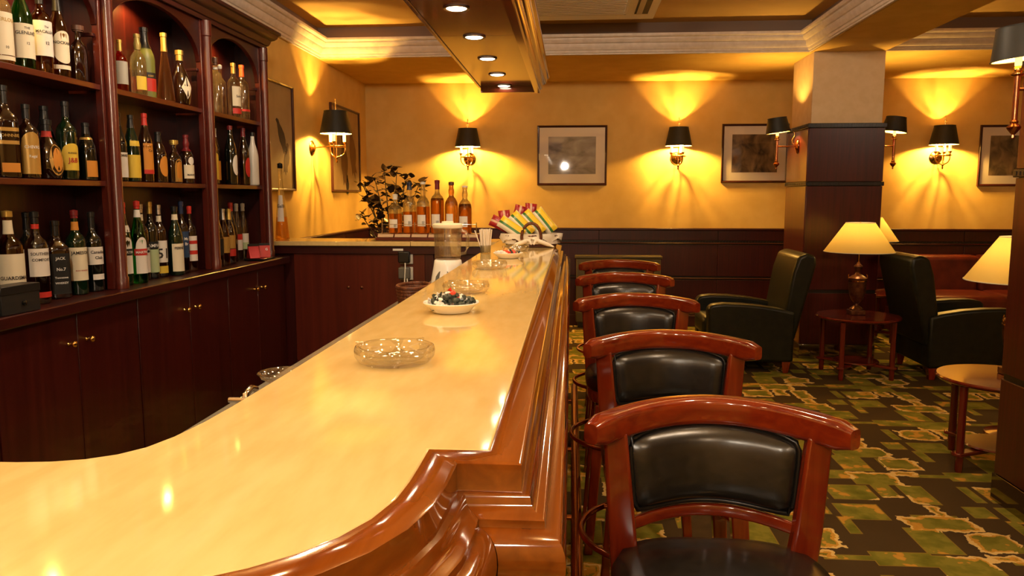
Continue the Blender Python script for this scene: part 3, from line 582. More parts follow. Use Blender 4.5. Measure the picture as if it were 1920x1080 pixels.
# far bay
bt('small clear bottle with black cap half behind the post, top shelf far bay', -2.08, 4.45, T_, .285, .031, kind='cyl', glass='g_clear', cap='cap_black', capf=.88)
bt('clear bottle with dark wooden stopper, top shelf far bay', -2.075, 4.545, T_, .325, .034, kind='cyl', glass='g_clear', cap='cap_brown', capf=.86, neck=(.78, .82, 'paper_white'))
bt('clear bottle with white cap, top shelf far bay', -2.10, 4.66, T_, .30, .033, kind='std', glass='g_clear', cap='cap_white', capf=.92)
bt('clear schnapps bottle with gold cap and cream script label, top shelf far bay', -2.055, 4.745, T_, .325, .038, kind='std', glass='g_clear', cap='cap_gold', capf=.80, labs=[(.20, .56, 60, 'paper'), (.06, .16, 60, 'paper_red')], texts=[('Schn', .06, .36, 'ink')], rz=-22)
bt('clear cut-glass vodka bottle with bright red cap, top shelf far bay', -2.06, 4.88, T_, .335, .042, kind='std', glass='g_clear', cap='cap_orange', capf=.78, labs=[(.14, .18, 60, 'paper_red')], rz=-15)
bt('slim clear bottle in the far corner of the top shelf', -2.11, 4.985, T_, .30, .028, kind='std', glass='g_clear', cap='cap_silver', capf=.86)
bt('gold-necked brandy bottle with yellow label, middle shelf far bay', -2.08, 4.46, M_, .345, .036, kind='slope', glass='g_brown', cap='cap_gold', capf=.80, labs=[(.08, .52, 62, 'paper_yellow', 'arch')], rz=-24)
bt('bottle with white cap and orange label, middle shelf far bay', -2.125, 4.60, M_, .335, .031, kind='slope', glass='g_brown', cap='cap_white', capf=.84, labs=[(.08, .42, 60, 'paper_orange')], rz=-24)
bt('dark bottle with round white label, middle shelf far bay', -2.055, 4.66, M_, .355, .037, kind='slope', glass='g_dark', cap='cap_maroon', capf=.92, labs=[(.16, .50, 40, 'paper_white', 'oval')], rz=-12)
bt('dark slender bottle with silver neck ring, middle shelf far bay', -2.115, 4.80, M_, .35, .033, kind='slope', glass='g_dark', labs=[(.14, .40, 60, 'paper_black')], neck=(.80, .84, 'cap_silver'), texts=[('Cream', .05, .34, 'ink_white')], rz=-22)
bt('clear bottle with dark red cap and red oval label, middle shelf far bay', -2.07, 4.885, M_, .36, .036, kind='slope', glass='g_smoke', cap='cap_maroon', capf=.84, labs=[(.14, .48, 40, 'paper_red', 'oval')], rz=-15)
bt('white ceramic bottle with dark cap beside last post, middle shelf far bay', -2.05, 4.985, M_, .34, .035, kind='slope', glass='g_ceramic', capf=.92)
bt('silver-capped bottle with black label, first of three in the far bay worktop', -2.055, 4.43, B_, .338, .034, kind='slope', glass='g_brown', cap='cap_silver', capf=.80, labs=[(.20, .48, 60, 'paper_black')], rz=-22)
bt('silver-capped bottle with gold label, second of three in the far bay worktop', -2.065, 4.535, B_, .338, .034, kind='slope', glass='g_amber', cap='cap_silver', capf=.80, labs=[(.22, .50, 60, 'paper_gold')], rz=-22)
bt('gold-capped bottle with pink and gold label in the far bay worktop', -2.075, 4.64, B_, .335, .034, kind='slope', glass='g_brown', cap='cap_gold', capf=.80, labs=[(.28, .52, 60, 'paper_gold'), (.14, .27, 60, 'paper_red')], rz=-22)
bt('clear bottle with red cap behind the red card stands, far bay worktop', -2.12, 4.77, B_, .372, .037, kind='slope', glass='g_smoke', cap='cap_red', capf=.85)
bt('white-capped bottle with red and white label, left of the twin white caps', -2.14, 4.90, B_, .364, .032, kind='slope', glass='g_clear', cap='cap_white', capf=.86, labs=[(.18, .46, 60, 'paper_white'), (.36, .46, 60, 'paper_red')], rz=-20)
bt('white-capped bottle with green and white label, right of the twin white caps', -2.14, 5.0, B_, .364, .032, kind='slope', glass='g_clear', cap='cap_white', capf=.86, labs=[(.18, .46, 60, 'paper_white'), (.18, .30, 60, 'paper_green')], rz=-20)
# tall bottle on the return counter
bottle('liqueur_bottle', 'very tall slim tapered bottle of golden liqueur with black cap on the return counter', (-2.045, 5.44, BT + .001), .54, .050, 'cone', 'g_whisky', 'cap_black', .93, [(.24, .58, 34, 'paper_white')], rz=-80, liquid=.30, upper='g_clear', texts=[('Galli', .06, .42, 'ink')], group=None)
# black card box and red card stands
bx_ = thing('card_box', 'matt black box standing on the near end of the worktop', 'box', (-1.99, 2.62, WT + .001), R(-4))
box('body', (-.02, .05, -.09, .09, 0, .098), 'paper_black', bx_, bevel=.002); box('lid', (-.022, .052, -.092, .092, .07, .10), 'cap_black', bx_, bevel=.002)
MB().lathe([(0, 0), (.008, 0), (.010, .006), (0, .010)], 12).build('knob', 'black_gloss', bx_, (.05, .01, .035), (0, R(90), 0), smooth=50)
ty = tag(MB().prism([(-.065, -.10), (.065, -.10), (.065, .10), (-.065, .10)], 0, .012).build('serving_tray', 'black_gloss', None, (-2.015, 4.945, WT + .001), bevel=.004), 'flat black tray at the far end of the worktop', 'tray')
for k, (x, y, c_, lab) in enumerate(((-1.998, 4.985, 'paper_red', 'bright red tented card stand with black top on the tray'), (-2.035, 4.895, 'foil_red', 'darker red tented card stand behind the bright one on the tray'))):
    cs = thing('card_stand', lab, 'card stand', (x, y, WT + .0135), R(-62 if k == 0 else -45), 'red card stands')
    MB().prism([(-.030, 0), (.030, 0), (.004, .085), (-.004, .085)], -.035, .035, 'y').build('card', c_, cs, bevel=.003)
    box('top_edge', (-.007, .007, -.035, .035, .076, .092), 'paper_black', cs, bevel=.002)
    if k == 0: v, f = text_geo('G'); MB().add([(.0, .022 * p_[0], .022 * p_[1]) for p_ in v], f).build('lettering', 'ink_white', cs, (.0205, .012, .046), (0, R(-17), 0), fix=False)

# ------------------------------------------------------------------ rack with malt bottles
rk = thing('bottle_rack', 'low wooden display rack with cream name plates and thin rail, holding six whisky bottles', 'rack', (-.985, 5.47, BT + .001))
box('base', (-.375, .365, -.085, .10, 0, .020), 'retw_x', rk, bevel=.002)
MB().prism([(-.08, .020), (.095, .020), (.095, .046), (-.055, .046)], -.368, .358, 'x').build('plinth_block', 'retw_x', rk, bevel=.001)
for i in range(6):
    x0 = -.36 + i * .119
    MB().box(x0, x0 + .109, -.0015, 0, -.0135, .0135).build('name_plate', 'plate_tan', rk, (0, -.0685, .033), (R(-43.9), 0, 0))
for x in (-.335, -.105, .125, .33): MB().tube([(x, -.045, .046), (x, -.045, .125)], .0035, 8).build('rail_post', 'chrome', rk, smooth=60)
MB().tube([(-.335, -.045, .112), (.33, -.045, .112)], .0018, 6).build('rail', 'chrome', rk, smooth=60)
BR = [(-1.241, .276, 'cap_white', .86, .50, 'short-necked malt bottle with cream neck label, first on the display rack'), (-1.138, .362, 'cap_blue', .84, .42, 'malt bottle with dark blue cap, second on the display rack'),
      (-1.041, .362, 'cap_white', .95, .52, 'malt bottle with clear collar and pale cap, third on the display rack'), (-.940, .375, 'cap_maroon', .82, .66, 'malt bottle with maroon foil cap, fourth on the display rack'),
      (-.840, .362, 'cap_brown', .93, .20, 'nearly empty amber malt bottle, fifth on the display rack'), (-.744, .335, 'cap_white', .96, .62, 'broad-shouldered malt bottle with clear neck, last on the display rack')]
for i, (x, h, cp, cf, liq, lab) in enumerate(BR):
    t = bottle('malt_bottle', lab, (x, 5.50, BT + .0475), h, .0475, ('std', 'bulb', 'bulb', 'std', 'bulb', 'bulb')[i], 'g_amber', cp, cf, [(.14, .36, 38, 'paper_white')] if i != 4 else [(.10, .38, 30, 'paper_white')], rz=-100, group='malt bottles on the display rack', liquid=liq, upper='g_clear' if i != 4 else 'g_whisky')
    mb = MB()
    for q in range(6): a = R(8 + q * 4); r_ = .0490; mb.add([(r_ * math.cos(a + e_), r_ * math.sin(a + e_), z) for e_, z in ((0, .16 * h), (.03, .16 * h), (.03, .24 * h), (0, .24 * h))], [(0, 1, 2, 3)])
    mb.build('barcode', 'ink', t, fix=False)

# ------------------------------------------------------------------ things on and behind the bar
def ashtray(lab, x, y):
    t = thing('glass_ashtray', lab, 'ashtray', (x, y, BT + .001), random.random() * 3, 'glass ashtrays on the bar')
    pr_ = [(0, 0), (.060, 0), (.068, .004), (.075, .014), (.0765, .024), (.074, .032), (.070, .034), (.064, .031), (.058, .020), (.054, .010), (.048, .007), (0, .006)]
    n = 36; mb = MB()
    def sec(a): return (math.cos(a), math.sin(a))
    mb.lathe(pr_, n, None, sec); o = mb.build('bowl', 'ash_glass', t, smooth=60)
    for k in range(3):
        a = k * 2.094; MB().tube([(.060 * math.cos(a), .060 * math.sin(a), .0345), (.076 * math.cos(a), .076 * math.sin(a), .0345)], .0028, 8).build('rest', 'ash_glass', t, smooth=60)
ashtray('round glass ashtray nearest the camera on the bar', -.33, 1.437)
ashtray('round glass ashtray just behind the nearer candy dish', -.338, 2.51)
ashtray('round glass ashtray between the two candy dishes, third along the bar', -.348, 3.349)
ashtray('round glass ashtray in front of the snack basket', -.310, 4.42)
CANDY = None
def candy_mesh(mn):
    mb = MB(); mb.lathe([(0, -.011), (.005, -.010), (.008, -.005), (.008, .005), (.005, .010), (0, .011)], 8)
    mb.lathe([(.002, .010), (.007, .019)], 6); mb.lathe([(.007, -.019), (.002, -.010)], 6)
    return mb.mesh('candy', mn, 50)
CM = {k: candy_mesh('candy_' + k) for k in ('white', 'dark', 'red', 'gold')}
def dish(lab, x, y, seed, near):
    t = thing('candy_dish', lab, 'dish', (x, y, BT + .001), 0, 'white candy dishes on the bar')
    MB().lathe([(0, 0), (.050, 0), (.053, .003), (.062, .014), (.073, .022), (.0765, .026), (.0755, .028), (.070, .026), (.058, .016), (.048, .007), (0, .006)], 36).build('bowl', 'white_gloss', t, smooth=60)
    rnd = random.Random(seed); n = 30 if near else 24
    for i in range(n):
        rr = .054 * math.sqrt(rnd.random()); a = rnd.random() * 6.283; z = .020 + (.030 - .030 * (rr / .054) ** 2) * rnd.random() + .006
        if near: c_ = 'red' if (a < 1.9 and a > .9 and z > .03) or i in (0, 1) else rnd.choice(['dark', 'dark', 'white', 'dark'])
        else: c_ = rnd.choice(['white', 'gold', 'white', 'dark', 'red'])
        if near and i in (0, 1): rr, a, z = .010 + .012 * i, 1.4, .047
        o = inst('wrapped_candy', CM[c_], None, (x + rr * math.cos(a), y + rr * math.sin(a), BT + z), (rnd.random() * 3, rnd.random() * 3, rnd.random() * 3))
        w_ = {'red': 'red', 'dark': 'dark green', 'white': 'white', 'gold': 'gold'}[c_]
        tag(o, f'{w_} wrapped candy in the {"nearer" if near else "farther"} white dish', 'candy', f'{w_} candies in the {"nearer" if near else "farther"} dish')
dish('white oval dish heaped with dark and red candies, nearer of two', -.322, 2.088, 3, True)
dish('white dish of mixed candies near the straws, farther of two', -.314, 3.929, 5, False)
# straws
cup = thing('straw_cup', 'clear cup of drinking straws on the inner edge of the bar', 'cup', (-.462, 4.23, BT + .001))
MB().lathe([(0, 0), (.028, 0), (.030, .045), (.0285, .045), (.027, .003), (0, .003)], 24).build('cup_wall', 'g_clear', cup, smooth=40)
SM = MB().tube([(0, 0, 0), (0, 0, .125)], .0030, 7).mesh('straw', 'straw', 60)
for i in range(22):
    a = i * 2.4; rr = .0225 * math.sqrt((i + .5) / 22); ti = .10 * rr / .0225
    tag(inst('drinking_straw', SM, None, (-.462 + rr * math.cos(a), 4.23 + rr * math.sin(a), BT + .006 + random.random() * .004), (-ti * math.sin(a), ti * math.cos(a), 0)), 'white paper drinking straw bunched in the clear cup', 'straw', 'straws in the cup')
tag(inst('drinking_straw', SM, None, (-.478, 4.222, BT + .008), (0, R(-19), 0)), 'white drinking straw leaning out left of the bunch', 'straw', 'leaning straws')
# basket of snacks
bk = thing('snack_basket', 'oval wicker basket lined with cream cloth holding snack packets, end of bar', 'basket', (-.243, 4.83, BT + .001), R(3))
def oval(rx, ry, z, n=36): return [(rx * math.cos(2 * math.pi * i / n), ry * math.sin(2 * math.pi * i / n), z) for i in range(n)]
for k in range(7):
    t_ = k / 6; MB().tube(oval(.150 + .028 * t_, .085 + .02 * t_, .006 + .0105 * k), .0062, 6, True).build('wicker_ring', 'wicker', bk, smooth=60)
MB().add(oval(.150, .085, .004), [tuple(range(36))]).build('wicker_floor', 'wicker', bk)
mb = MB(); v = []; n = 48
for j, (k_, z) in enumerate(((.97, .02), (1.0, .070), (1.06, .082), (1.075, .070), (1.06, .050), (1.065, .042))):
    for i in range(n):
        a = 2 * math.pi * i / n; wv = .006 * math.sin(a * 7 + j) + .004 * math.sin(a * 13 + 2 * j)
        v.append(((.178 * k_ + wv) * math.cos(a), (.105 * k_ + wv) * math.sin(a), z + (wv * 1.8 if j > 3 else 0)))
f = [(j * n + i, j * n + (i + 1) % n, (j + 1) * n + (i + 1) % n, (j + 1) * n + i) for j in range(5) for i in range(n)]
mb.add(v, f).build('cloth_liner', 'cloth', bk, smooth=70)
for s, x in ((-1, -.03), (1, .045)):
    MB().tube([(x, -.112, .040), (x + s * .05, -.120, .022), (x + s * .09, -.126, .006)], [.014, .012, .004], 8).tube([(x, -.112, .044), (x - s * .02, -.118, .040), (x - s * .03, -.124, .018)], [.010, .010, .004], 8).build('cloth_knot', 'cloth', bk, smooth=70)
hp = [(.058 * math.cos(R(a)), -.112 - .02 * math.sin(R(a)), .062 + .085 * math.sin(R(a))) for a in range(-15, 196, 12)]
MB().tube(hp, .0095, 8).build('handle', 'wicker', bk, smooth=60)
hp2 = [(.058 * math.cos(R(a)), .112 + .02 * math.sin(R(a)), .062 + .060 * math.sin(R(a))) for a in range(-15, 196, 12)]
MB().tube(hp2, .0075, 8).build('handle', 'wicker', bk, smooth=60)
def bag_mesh(mn):
    nx, nz, v, f = 10, 14, [], []
    for side in (1, -1):
        for j in range(nz + 1):
            for i in range(nx + 1):
                u, t_ = -1 + 2 * i / nx, -1 + 2 * j / nz
                th = .020 * (1 - u ** 4) ** .6 * (1 - abs(t_) ** 3) ** .6
                cr_ = .0022 * math.sin(u * 22) * (abs(t_) > .85)
                v.append((u * .050 * (1 - .06 * (1 - t_ * t_)), side * th + cr_, t_ * .088))
    k = (nx + 1) * (nz + 1)
    for s_ in (0, 1):
        for j in range(nz):
            for i in range(nx):
                q = s_ * k + j * (nx + 1) + i; f.append((q, q + 1, q + nx + 2, q + nx + 1))
    return MB().add(v, f).mesh('bag', mn, 70)
BGY, BGR = bag_mesh('bag_yellow'), bag_mesh('bag_red')
bags = [(-.118, -.062, .118, -57, 'y', 'yellow and green striped snack packet lying lowest at the left of the basket'), (-.058, -.028, .140, -46, 'y', 'yellow and green striped snack packet left of the basket handle'),
        (.010, .006, .148, -43, 'y', 'yellow and green striped snack packet behind the basket handle'), (.080, .040, .158, -40, 'y', 'yellow and green striped snack packet standing tallest at the right of the basket'),
        (-.195, .015, .140, -66, 'r', 'red foil snack packet at the far left of the basket'), (-.168, .066, .160, -8, 'r', 'dark red foil snack packet wedged behind the leftmost yellow packets'), (-.085, .086, .190, 16, 'r', 'red foil snack packet at the back middle of the basket'), (-.01, .088, .202, 4, 'r', 'crumpled red foil snack packet top showing between the right yellow packets')]
for x, y, z, ry, c_, lab in bags:
    o = tag(inst('snack_packet', BGY if c_ == 'y' else BGR, None), lab, 'snack packet', 'snack packets in the basket')
    sc3 = Matrix.Diagonal((.80, .95, .98, 1)) if c_ == 'y' else Matrix.Diagonal((.75, .9, .72, 1))
    o.matrix_world = Matrix.Translation((-.243 + x, 4.83 + y, BT + z)) @ Matrix.Rotation(R(ry), 4, 'Y') @ Matrix.Rotation(R(-12), 4, 'X') @ Matrix.Rotation(R(12), 4, 'Z') @ sc3
# blender
bl = thing('drinks_blender', 'white drinks blender with ribbed glass jug and cream lid behind the bar', 'blender', (-.600, 3.80, .9255), R(-8))
MB().lathe([(0, 0), (.088, 0), (.090, .01), (.080, .08), (.070, .135), (.066, .158), (.062, .162), (0, .162)], 32).build('motor_base', 'white_gloss', bl, smooth=45)
mb = MB(); mb.add([(x_ * .042, -.085 + (z_ - .0) * .15, z_) for x_, z_ in [(-1, .02), (1, .02), (1, .06), (.9, .085), (.6, .105), (.25, .115), (-.25, .115), (-.6, .105), (-.9, .085), (-1, .06)]], [tuple(range(10))]); mb.build('dial_panel', 'grey_plastic', bl, (.0, -.004, 0), bevel=0)
MB().lathe([(0, 0), (.012, 0), (.011, .010), (0, .011)], 16).build('knob', 'chrome', bl, (.012, -.078, .085), (R(82), 0, 0), smooth=50)
def rib(a): k = 1 + .018 * math.cos(a * 12); return (math.cos(a) * k, math.sin(a) * k)
MB().lathe([(0, .164), (.058, .164), (.063, .172), (.068, .30), (.070, .318), (.067, .318), (.064, .30), (.058, .180), (0, .176)], 72, None, rib).build('jug', 'ash_glass', bl, smooth=60)
MB().tube([(.066, 0, .305), (.090, 0, .300), (.102, 0, .270), (.100, 0, .225), (.088, 0, .195), (.062, 0, .190)], .0085, 10).build('handle', 'ash_glass', bl, smooth=60)
MB().lathe([(.0, .316), (.072, .316), (.075, .322), (.073, .334), (.06, .338), (.03, .338), (.028, .348), (0, .349)], 32).build('lid', 'paper', bl, smooth=45)
# dish and small tap behind the bar (near)
gd = thing('glass_dish', 'clear glass dish peeking over the inner edge of the bar', 'dish', (-.668, 1.76, .9255))
MB().lathe([(0, 0), (.03, 0), (.012, .012), (.012, .030), (.035, .040), (.056, .052), (.062, .062), (.060, .063), (.053, .056), (.03, .044), (0, .040)], 28).build('bowl', 'ash_glass', gd, smooth=50)
tp = thing('chrome_tap', 'small chrome tap peeking over the inner edge of the bar', 'tap', (-.655, 1.50, .9255))
MB().lathe([(.018, 0), (.018, .008), (.010, .012), (.010, .055), (0, .056)], 16).build('stem', 'chrome', tp, smooth=40)
MB().tube([(0, 0, .050), (0, .01, .072), (0, .035, .080), (0, .06, .072), (0, .066, .055)], .007, 10).build('spout', 'chrome', tp, smooth=60)
MB().tube([(-.03, -.002, .064), (.03, -.002, .064)], .006, 8).build('handle', 'chrome', tp, smooth=60)
wb_ = thing('bread_basket', 'small wicker basket edge showing behind the bar beside the plugs', 'basket', (-.665, 3.27, .9255))
for k in range(7): MB().tube(oval(.055 + .002 * k, .10 + .002 * k, .008 + .014 * k), .008, 6, True).build('wicker_ring', 'wicker', wb_, smooth=60)

# ------------------------------------------------------------------ bar canopy with downlights
cn = thing('bar_canopy', 'dark glossy wooden canopy hanging over the bar with row of downlights', 'canopy', (-.36, 0, 2.02))
CX0, CX1, CYE = -.555, -.225, 4.87
for y0, y1 in ((.1, .72), (.722, 3.32), (3.322, CYE - .02)):
    box('soffit_panel', (CX0 + .36, CX1 + .36 + .03, y0, y1, .035, .055), 'canopy_y', cn, bevel=.001)
box('end_lip', (CX0 + .36, CX1 + .36 - .002, CYE - .02, CYE, .0, .15), 'canopy_x', cn, bevel=.002)
MOU = [(0, 0), (.030, 0), (.033, .004), (.033, .020), (.040, .022), (.046, .030), (.048, .040), (.050, .048), (.056, .050), (.066, .056), (.072, .066), (.073, .076), (.076, .082), (.084, .086), (.088, .094), (.088, .108), (.07, .16), (0, .16)]
MB().sweep([(CX1 + .36, .1), (CX1 + .36, CYE)], MOU, side=-1, z0=-.004).build('side_moulding', 'bar_y', cn, smooth=35)
box('side_board', (CX0 + .345, CX0 + .36, .1, CYE, .03, .16), 'canopy_y', cn, bevel=.002)
box('top_board', (CX0 + .36, CX1 + .36 + .03, .1, CYE, .15, .17), 'canopy_y', cn)
for y in (.4, 1.7, 3.0, 4.5): MB().tube([(-.03, y, .17), (-.03, y, ZC - 2.02)], .006, 8).build('hanging_rod', 'brass', cn, smooth=60)
names = {4: 'second', 3: 'third', 2: 'fourth'}
DL = [4.80, 4.36, 3.857, 3.337, 2.83, 2.33, 1.83, 1.33, .83, .33]
dlab = ['dark round downlight at the far lip of the canopy', 'small bright round downlight second from far end of canopy', 'bright round downlight third from far end of canopy', 'bright round downlight fourth from far end of canopy', 'largest bright round downlight in view at near end of canopy']
dlab += ['round canopy downlight above the bar, %s overhead beyond the upper frame edge' % k for k in ('first', 'second', 'third', 'fourth', 'fifth')]
for y, lab in zip(DL, dlab):
    t = thing('canopy_downlight', lab, 'downlight', (-.408, y, 2.0545), 0, 'canopy downlights')
    MB().lathe([(.036, 0), (.047, 0), (.048, -.003), (.044, -.006), (.036, -.004), (.036, 0)], 28, None, None, False).build('ring', 'steelring', t, smooth=40)
    MB().lathe([(0, -.001), (.037, -.001), (.030, -.006), (0, -.008)], 24).build('lamp_glass', 'lens', t, smooth=40)
    light('SPOT', t, (0, 0, -.014), E_SPOT if y < 4.7 else E_SPOT * .4, SPOTC, .02, 120, .9)

# ceiling air conditioner
ac = thing('air_conditioner', 'white ceiling cassette air conditioner with grille and side vane', 'air conditioner', (.06, 5.55, ZC - .001))
box('frame', (-.56, .56, -.56, .78, -.085, 0), 'ac_white', ac, bevel=.006)
box('intake_panel', (-.34, .34, -.34, .58, -.094, -.085), 'ac_white', ac, bevel=.004)
for i in range(22): box('grille_slat', (-.32, .32, -.32 + i * .041, -.297 + i * .041, -.098, -.094), 'white', ac)
for s in (-1, 1):
    box('slot', (s * .45 - .05, s * .45 + .05, -.36, .60, -.0865, -.085), 'slot', ac)
    box('vane', (s * .45 - .035, s * .45 + .005, -.34, .58, -.094, -.0875), 'flap', ac, rot=(0, 0, 0), bevel=.001)
    box('slot', (-.34, .34, s * .46 + .11 - .05, s * .46 + .11 + .05, -.0865, -.085), 'slot', ac)
    box('vane', (-.32, .32, s * .46 + .11 - .03, s * .46 + .11 + .01, -.094, -.0875), 'flap', ac, bevel=.001)

# ------------------------------------------------------------------ wall sconces
def shade(t, rb, rt, z0, z1, M=None, name='shade'):
    mb = MB().lathe([(rb, z0), (rt, z1)], 36, M); mb.f = [q for q in mb.f if len(q) == 4]
    mb2 = MB().lathe([(rb - .003, z0 + .001), (rt - .003, z1 - .001)], 36, M); mb2.f = [q for q in mb2.f if len(q) == 4]
    o = mb.build(name, 'shade_out', t, smooth=60); i = mb2.build('lining', 'shade_in', o, smooth=60)
    rim = MB()
    for r_, z in ((rb, z0), (rt, z1)): rim.lathe([(r_ - .004, z - .0015), (r_ + .002, z - .0015), (r_ + .002, z + .0015), (r_ - .004, z + .0015), (r_ - .004, z - .0015)], 36, M, None, False)
    rim.build('rim', 'shade_out', o, smooth=30)
    return o
def sconce3(lab, loc, rz, out=.165):
    t = thing('wall_sconce', lab, 'wall sconce', loc, rz, 'three-candle wall sconces')       # outward = local -y
    MB().lathe([(0, 0), (.060, 0), (.064, .006), (.056, .012), (.040, .016), (.030, .026), (.014, .032), (0, .034)], 28).build('backplate', 'brass', t, (0, 0, 0), (R(90), 0, 0), smooth=50)
    MB().tube([(0, -.02, .0), (0, -out + .075, .012)], .006, 10).build('arm', 'brass', t, smooth=60)
    c = (0, -out)
    ring = [(.074 * math.cos(2 * math.pi * i / 24), c[1] + .074 * math.sin(2 * math.pi * i / 24), .012) for i in range(24)]
    MB().tube(ring, .0065, 8, True).build('hoop', 'brass', t, smooth=60)
    for k in range(3):
        a = R(-90 + 120 * k + 30); ca, sa = math.cos(a), math.sin(a)
        pts = [(.074 * math.sin(R(q)) * ca, c[1] + .074 * math.sin(R(q)) * sa, -.015 - .062 * math.cos(R(q))) for q in range(0, 91, 15)] + [(.074 * ca, c[1] + .074 * sa, .030)]
        ar = MB().tube(pts, .006, 8).build('candle_arm', 'brass', t, smooth=60)
        MB().lathe([(0, .030), (.010, .032), (.017, .044), (.019, .050), (.012, .052), (0, .052)], 14).build('drip_cup', 'brass', ar, (.074 * ca, c[1] + .074 * sa, 0), smooth=50)
        MB().lathe([(.0125, .052), (.0125, .115), (0, .116)], 14).build('candle_sleeve', 'candle', t, (.074 * ca * .95, c[1] + .074 * sa * .95, 0), smooth=40)
        MB().lathe([(0, .116), (.006, .118), (.012, .138), (.009, .156), (0, .178)], 12).build('bulb', 'bulb', t, (.074 * ca * .95, c[1] + .074 * sa * .95, 0), smooth=60)
        light('POINT', t, (.040 * ca, c[1] + .040 * sa, .165), E_SCONCE, WARM, .012)
    MB().tube([(0, c[1], -.078), (0, c[1], .385)], .0045, 8).build('stem', 'brass', t, smooth=60)
    MB().lathe([(0, -.128), (.006, -.122), (.010, -.110), (.006, -.098), (.012, -.088), (.016, -.078), (.008, -.070), (0, -.068)], 14).build('finial', 'brass', t, (0, c[1], 0), smooth=60)
    MB().lathe([(0, .380), (.006, .384), (.004, .394), (.008, .400), (0, .408)], 10).tube([(-.014, 0, .345), (.014, 0, .345)], .004, 6).build('key', 'brass', t, (0, c[1], 0), smooth=60)
    MB().tube([(-.09, c[1], .300), (.09, c[1], .300)], .0022, 6).tube([(0, c[1] - .09, .300), (0, c[1] + .09, .300)], .0022, 6).build('shade_carrier', 'brass', t, smooth=60)
    shade(t, .137, .097, .118, .306).location = (0, c[1], 0)
    return t
sconce3('three-candle brass sconce with dark shade on back wall above the plant and malt bottles', (-1.085, YB - .001, 1.785), 0)
sconce3('three-candle brass sconce with dark shade on back wall between the two square pictures', (1.095, YB - .001, 1.785), 0)
sconce3('three-candle brass sconce with dark shade on back wall right of the far pillar', (3.72, YB - .001, 1.785), 0)
sconce3('three-candle brass sconce with dark shade on left wall between the bird pictures', (XL + .001, 6.63, 1.80), R(90), .215)
def swing(lab, loc, rz, tilt=6):
    t = thing('pillar_sconce', lab, 'wall sconce', loc, rz, 'single swing-arm pillar sconces'); c = -.18
    MB().lathe([(0, 0), (.034, 0), (.038, .006), (.034, .014), (.020, .020), (.012, .03), (0, .032)], 24, Matrix.Scale(1.7, 4, (0, 1, 0))).build('backplate', 'copper', t, (0, 0, .0), (R(90), 0, 0), smooth=50)
    MB().tube([(0, -.02, 0), (0, c, 0)], .0065, 10).build('arm', 'copper', t, smooth=60)
    MB().tube([(0, -.025, .012), (0, -.050, .030), (0, -.052, .055), (0, -.035, .085), (0, -.030, .110), (0, -.045, .128)], .004, 8).build('scroll', 'brass', t, smooth=60)
    MB().tube([(0, c, -.125), (0, c, .055)], .011, 12).build('post', 'copper', t, smooth=60)
    MB().lathe([(0, -.200), (.007, -.192), (.005, -.180), (.014, -.170), (.025, -.155), (.026, -.148), (.014, -.136), (.016, -.128), (.010, -.120), (0, -.118)], 18).build('finial', 'copper', t, (0, c, 0), smooth=50)
    MB().lathe([(0, .050), (.014, .052), (.028, .058), (.028, .061), (.014, .066), (.018, .076), (.012, .090), (0, .092)], 18).build('drip_cup', 'brass', t, (0, c, 0), smooth=50)
    MB().lathe([(.013, .092), (.013, .135), (0, .136)], 14).build('candle_sleeve', 'candle', t, (0, c, 0), smooth=40)
    MB().lathe([(0, .136), (.006, .138), (.013, .158), (.010, .176), (0, .196)], 12).build('bulb', 'bulb', t, (0, c, 0), smooth=60)
    M = Matrix.Translation((0, 0, .18)) @ Matrix.Rotation(R(tilt), 4, 'X') @ Matrix.Translation((0, 0, -.18))
    shade(t, .105, .080, .118, .245, M).location = (0, c, 0)
    light('POINT', t, (0, c, .185), E_SWING, WARM, .014)
    return t
swing('swing-arm copper sconce with dark shade on the left side of the far pillar', (1.968, 7.10, 1.822), R(-90), 7)
swing('swing-arm copper sconce with dark shade on the right side of the far pillar', (2.597, 7.10, 1.822), R(90), 7)
swing('large-looking swing-arm sconce with dark shade on the near pillar at right edge', (1.958, 3.36, 1.822), R(-90), 6)

# ------------------------------------------------------------------ pictures
def picture(lab, loc, rz, wd, ht, fr_, mt, pm, group, birds=None, matw=.085, tilt=0):
    t = thing('framed_picture', lab, 'picture', loc, rz, group); t.rotation_euler = (R(tilt), 0, rz); hw, hh = wd / 2, ht / 2     # faces local -y
    PRF = [(0, 0), (0, -.020), (.004, -.024), (fr_ * .7, -.020), (fr_, -.014), (fr_, 0)]
    v, f = [], []
    for (sx, sz) in ((-1, -1), (1, -1), (1, 1), (-1, 1)):
        for o, d in PRF: v.append((sx * (hw - o), d, sz * (hh - o)))
    q = len(PRF)
    for i in range(4):
        j = (i + 1) % 4
        for k in range(q): k2 = (k + 1) % q; f.append((i * q + k, j * q + k, j * q + k2, i * q + k2))
    MB().add(v, f).build('frame', 'frame_wood', t)
    a, b_ = hw - fr_ + .001, hh - fr_ + .001
    MB().box(-a, a, -.006, -.001, -b_, b_).build('mat_board', mt, t)
    if pm: MB().box(-hw + fr_ + matw, hw - fr_ - matw, -.0072, -.0060, -hh + fr_ + matw, hh - fr_ - matw).build('print', pm, t)
    if not birds: MB().box(-a, a, -.0135, -.0115, -b_, b_).build('glass', 'glass_pane', t)
    for k, (poly, m_) in enumerate(birds or []): MB().prism(poly, -.0074, -.0062, 'y').build('printed_bird', m_, t)
    return t
G1 = 'square landscape pictures on the back wall'
picture('square framed picture with pale mat and grey print above the snack basket', (.005, YB - .002, 1.818), 0, .735, .625, .022, 'matboard', 'print_grey', G1, matw=.095)
picture('square framed dark landscape picture partly behind the pillar sconce', (1.90, YB - .002, 1.832), 0, .68, .605, .022, 'matboard', 'print_land', G1, matw=.085)
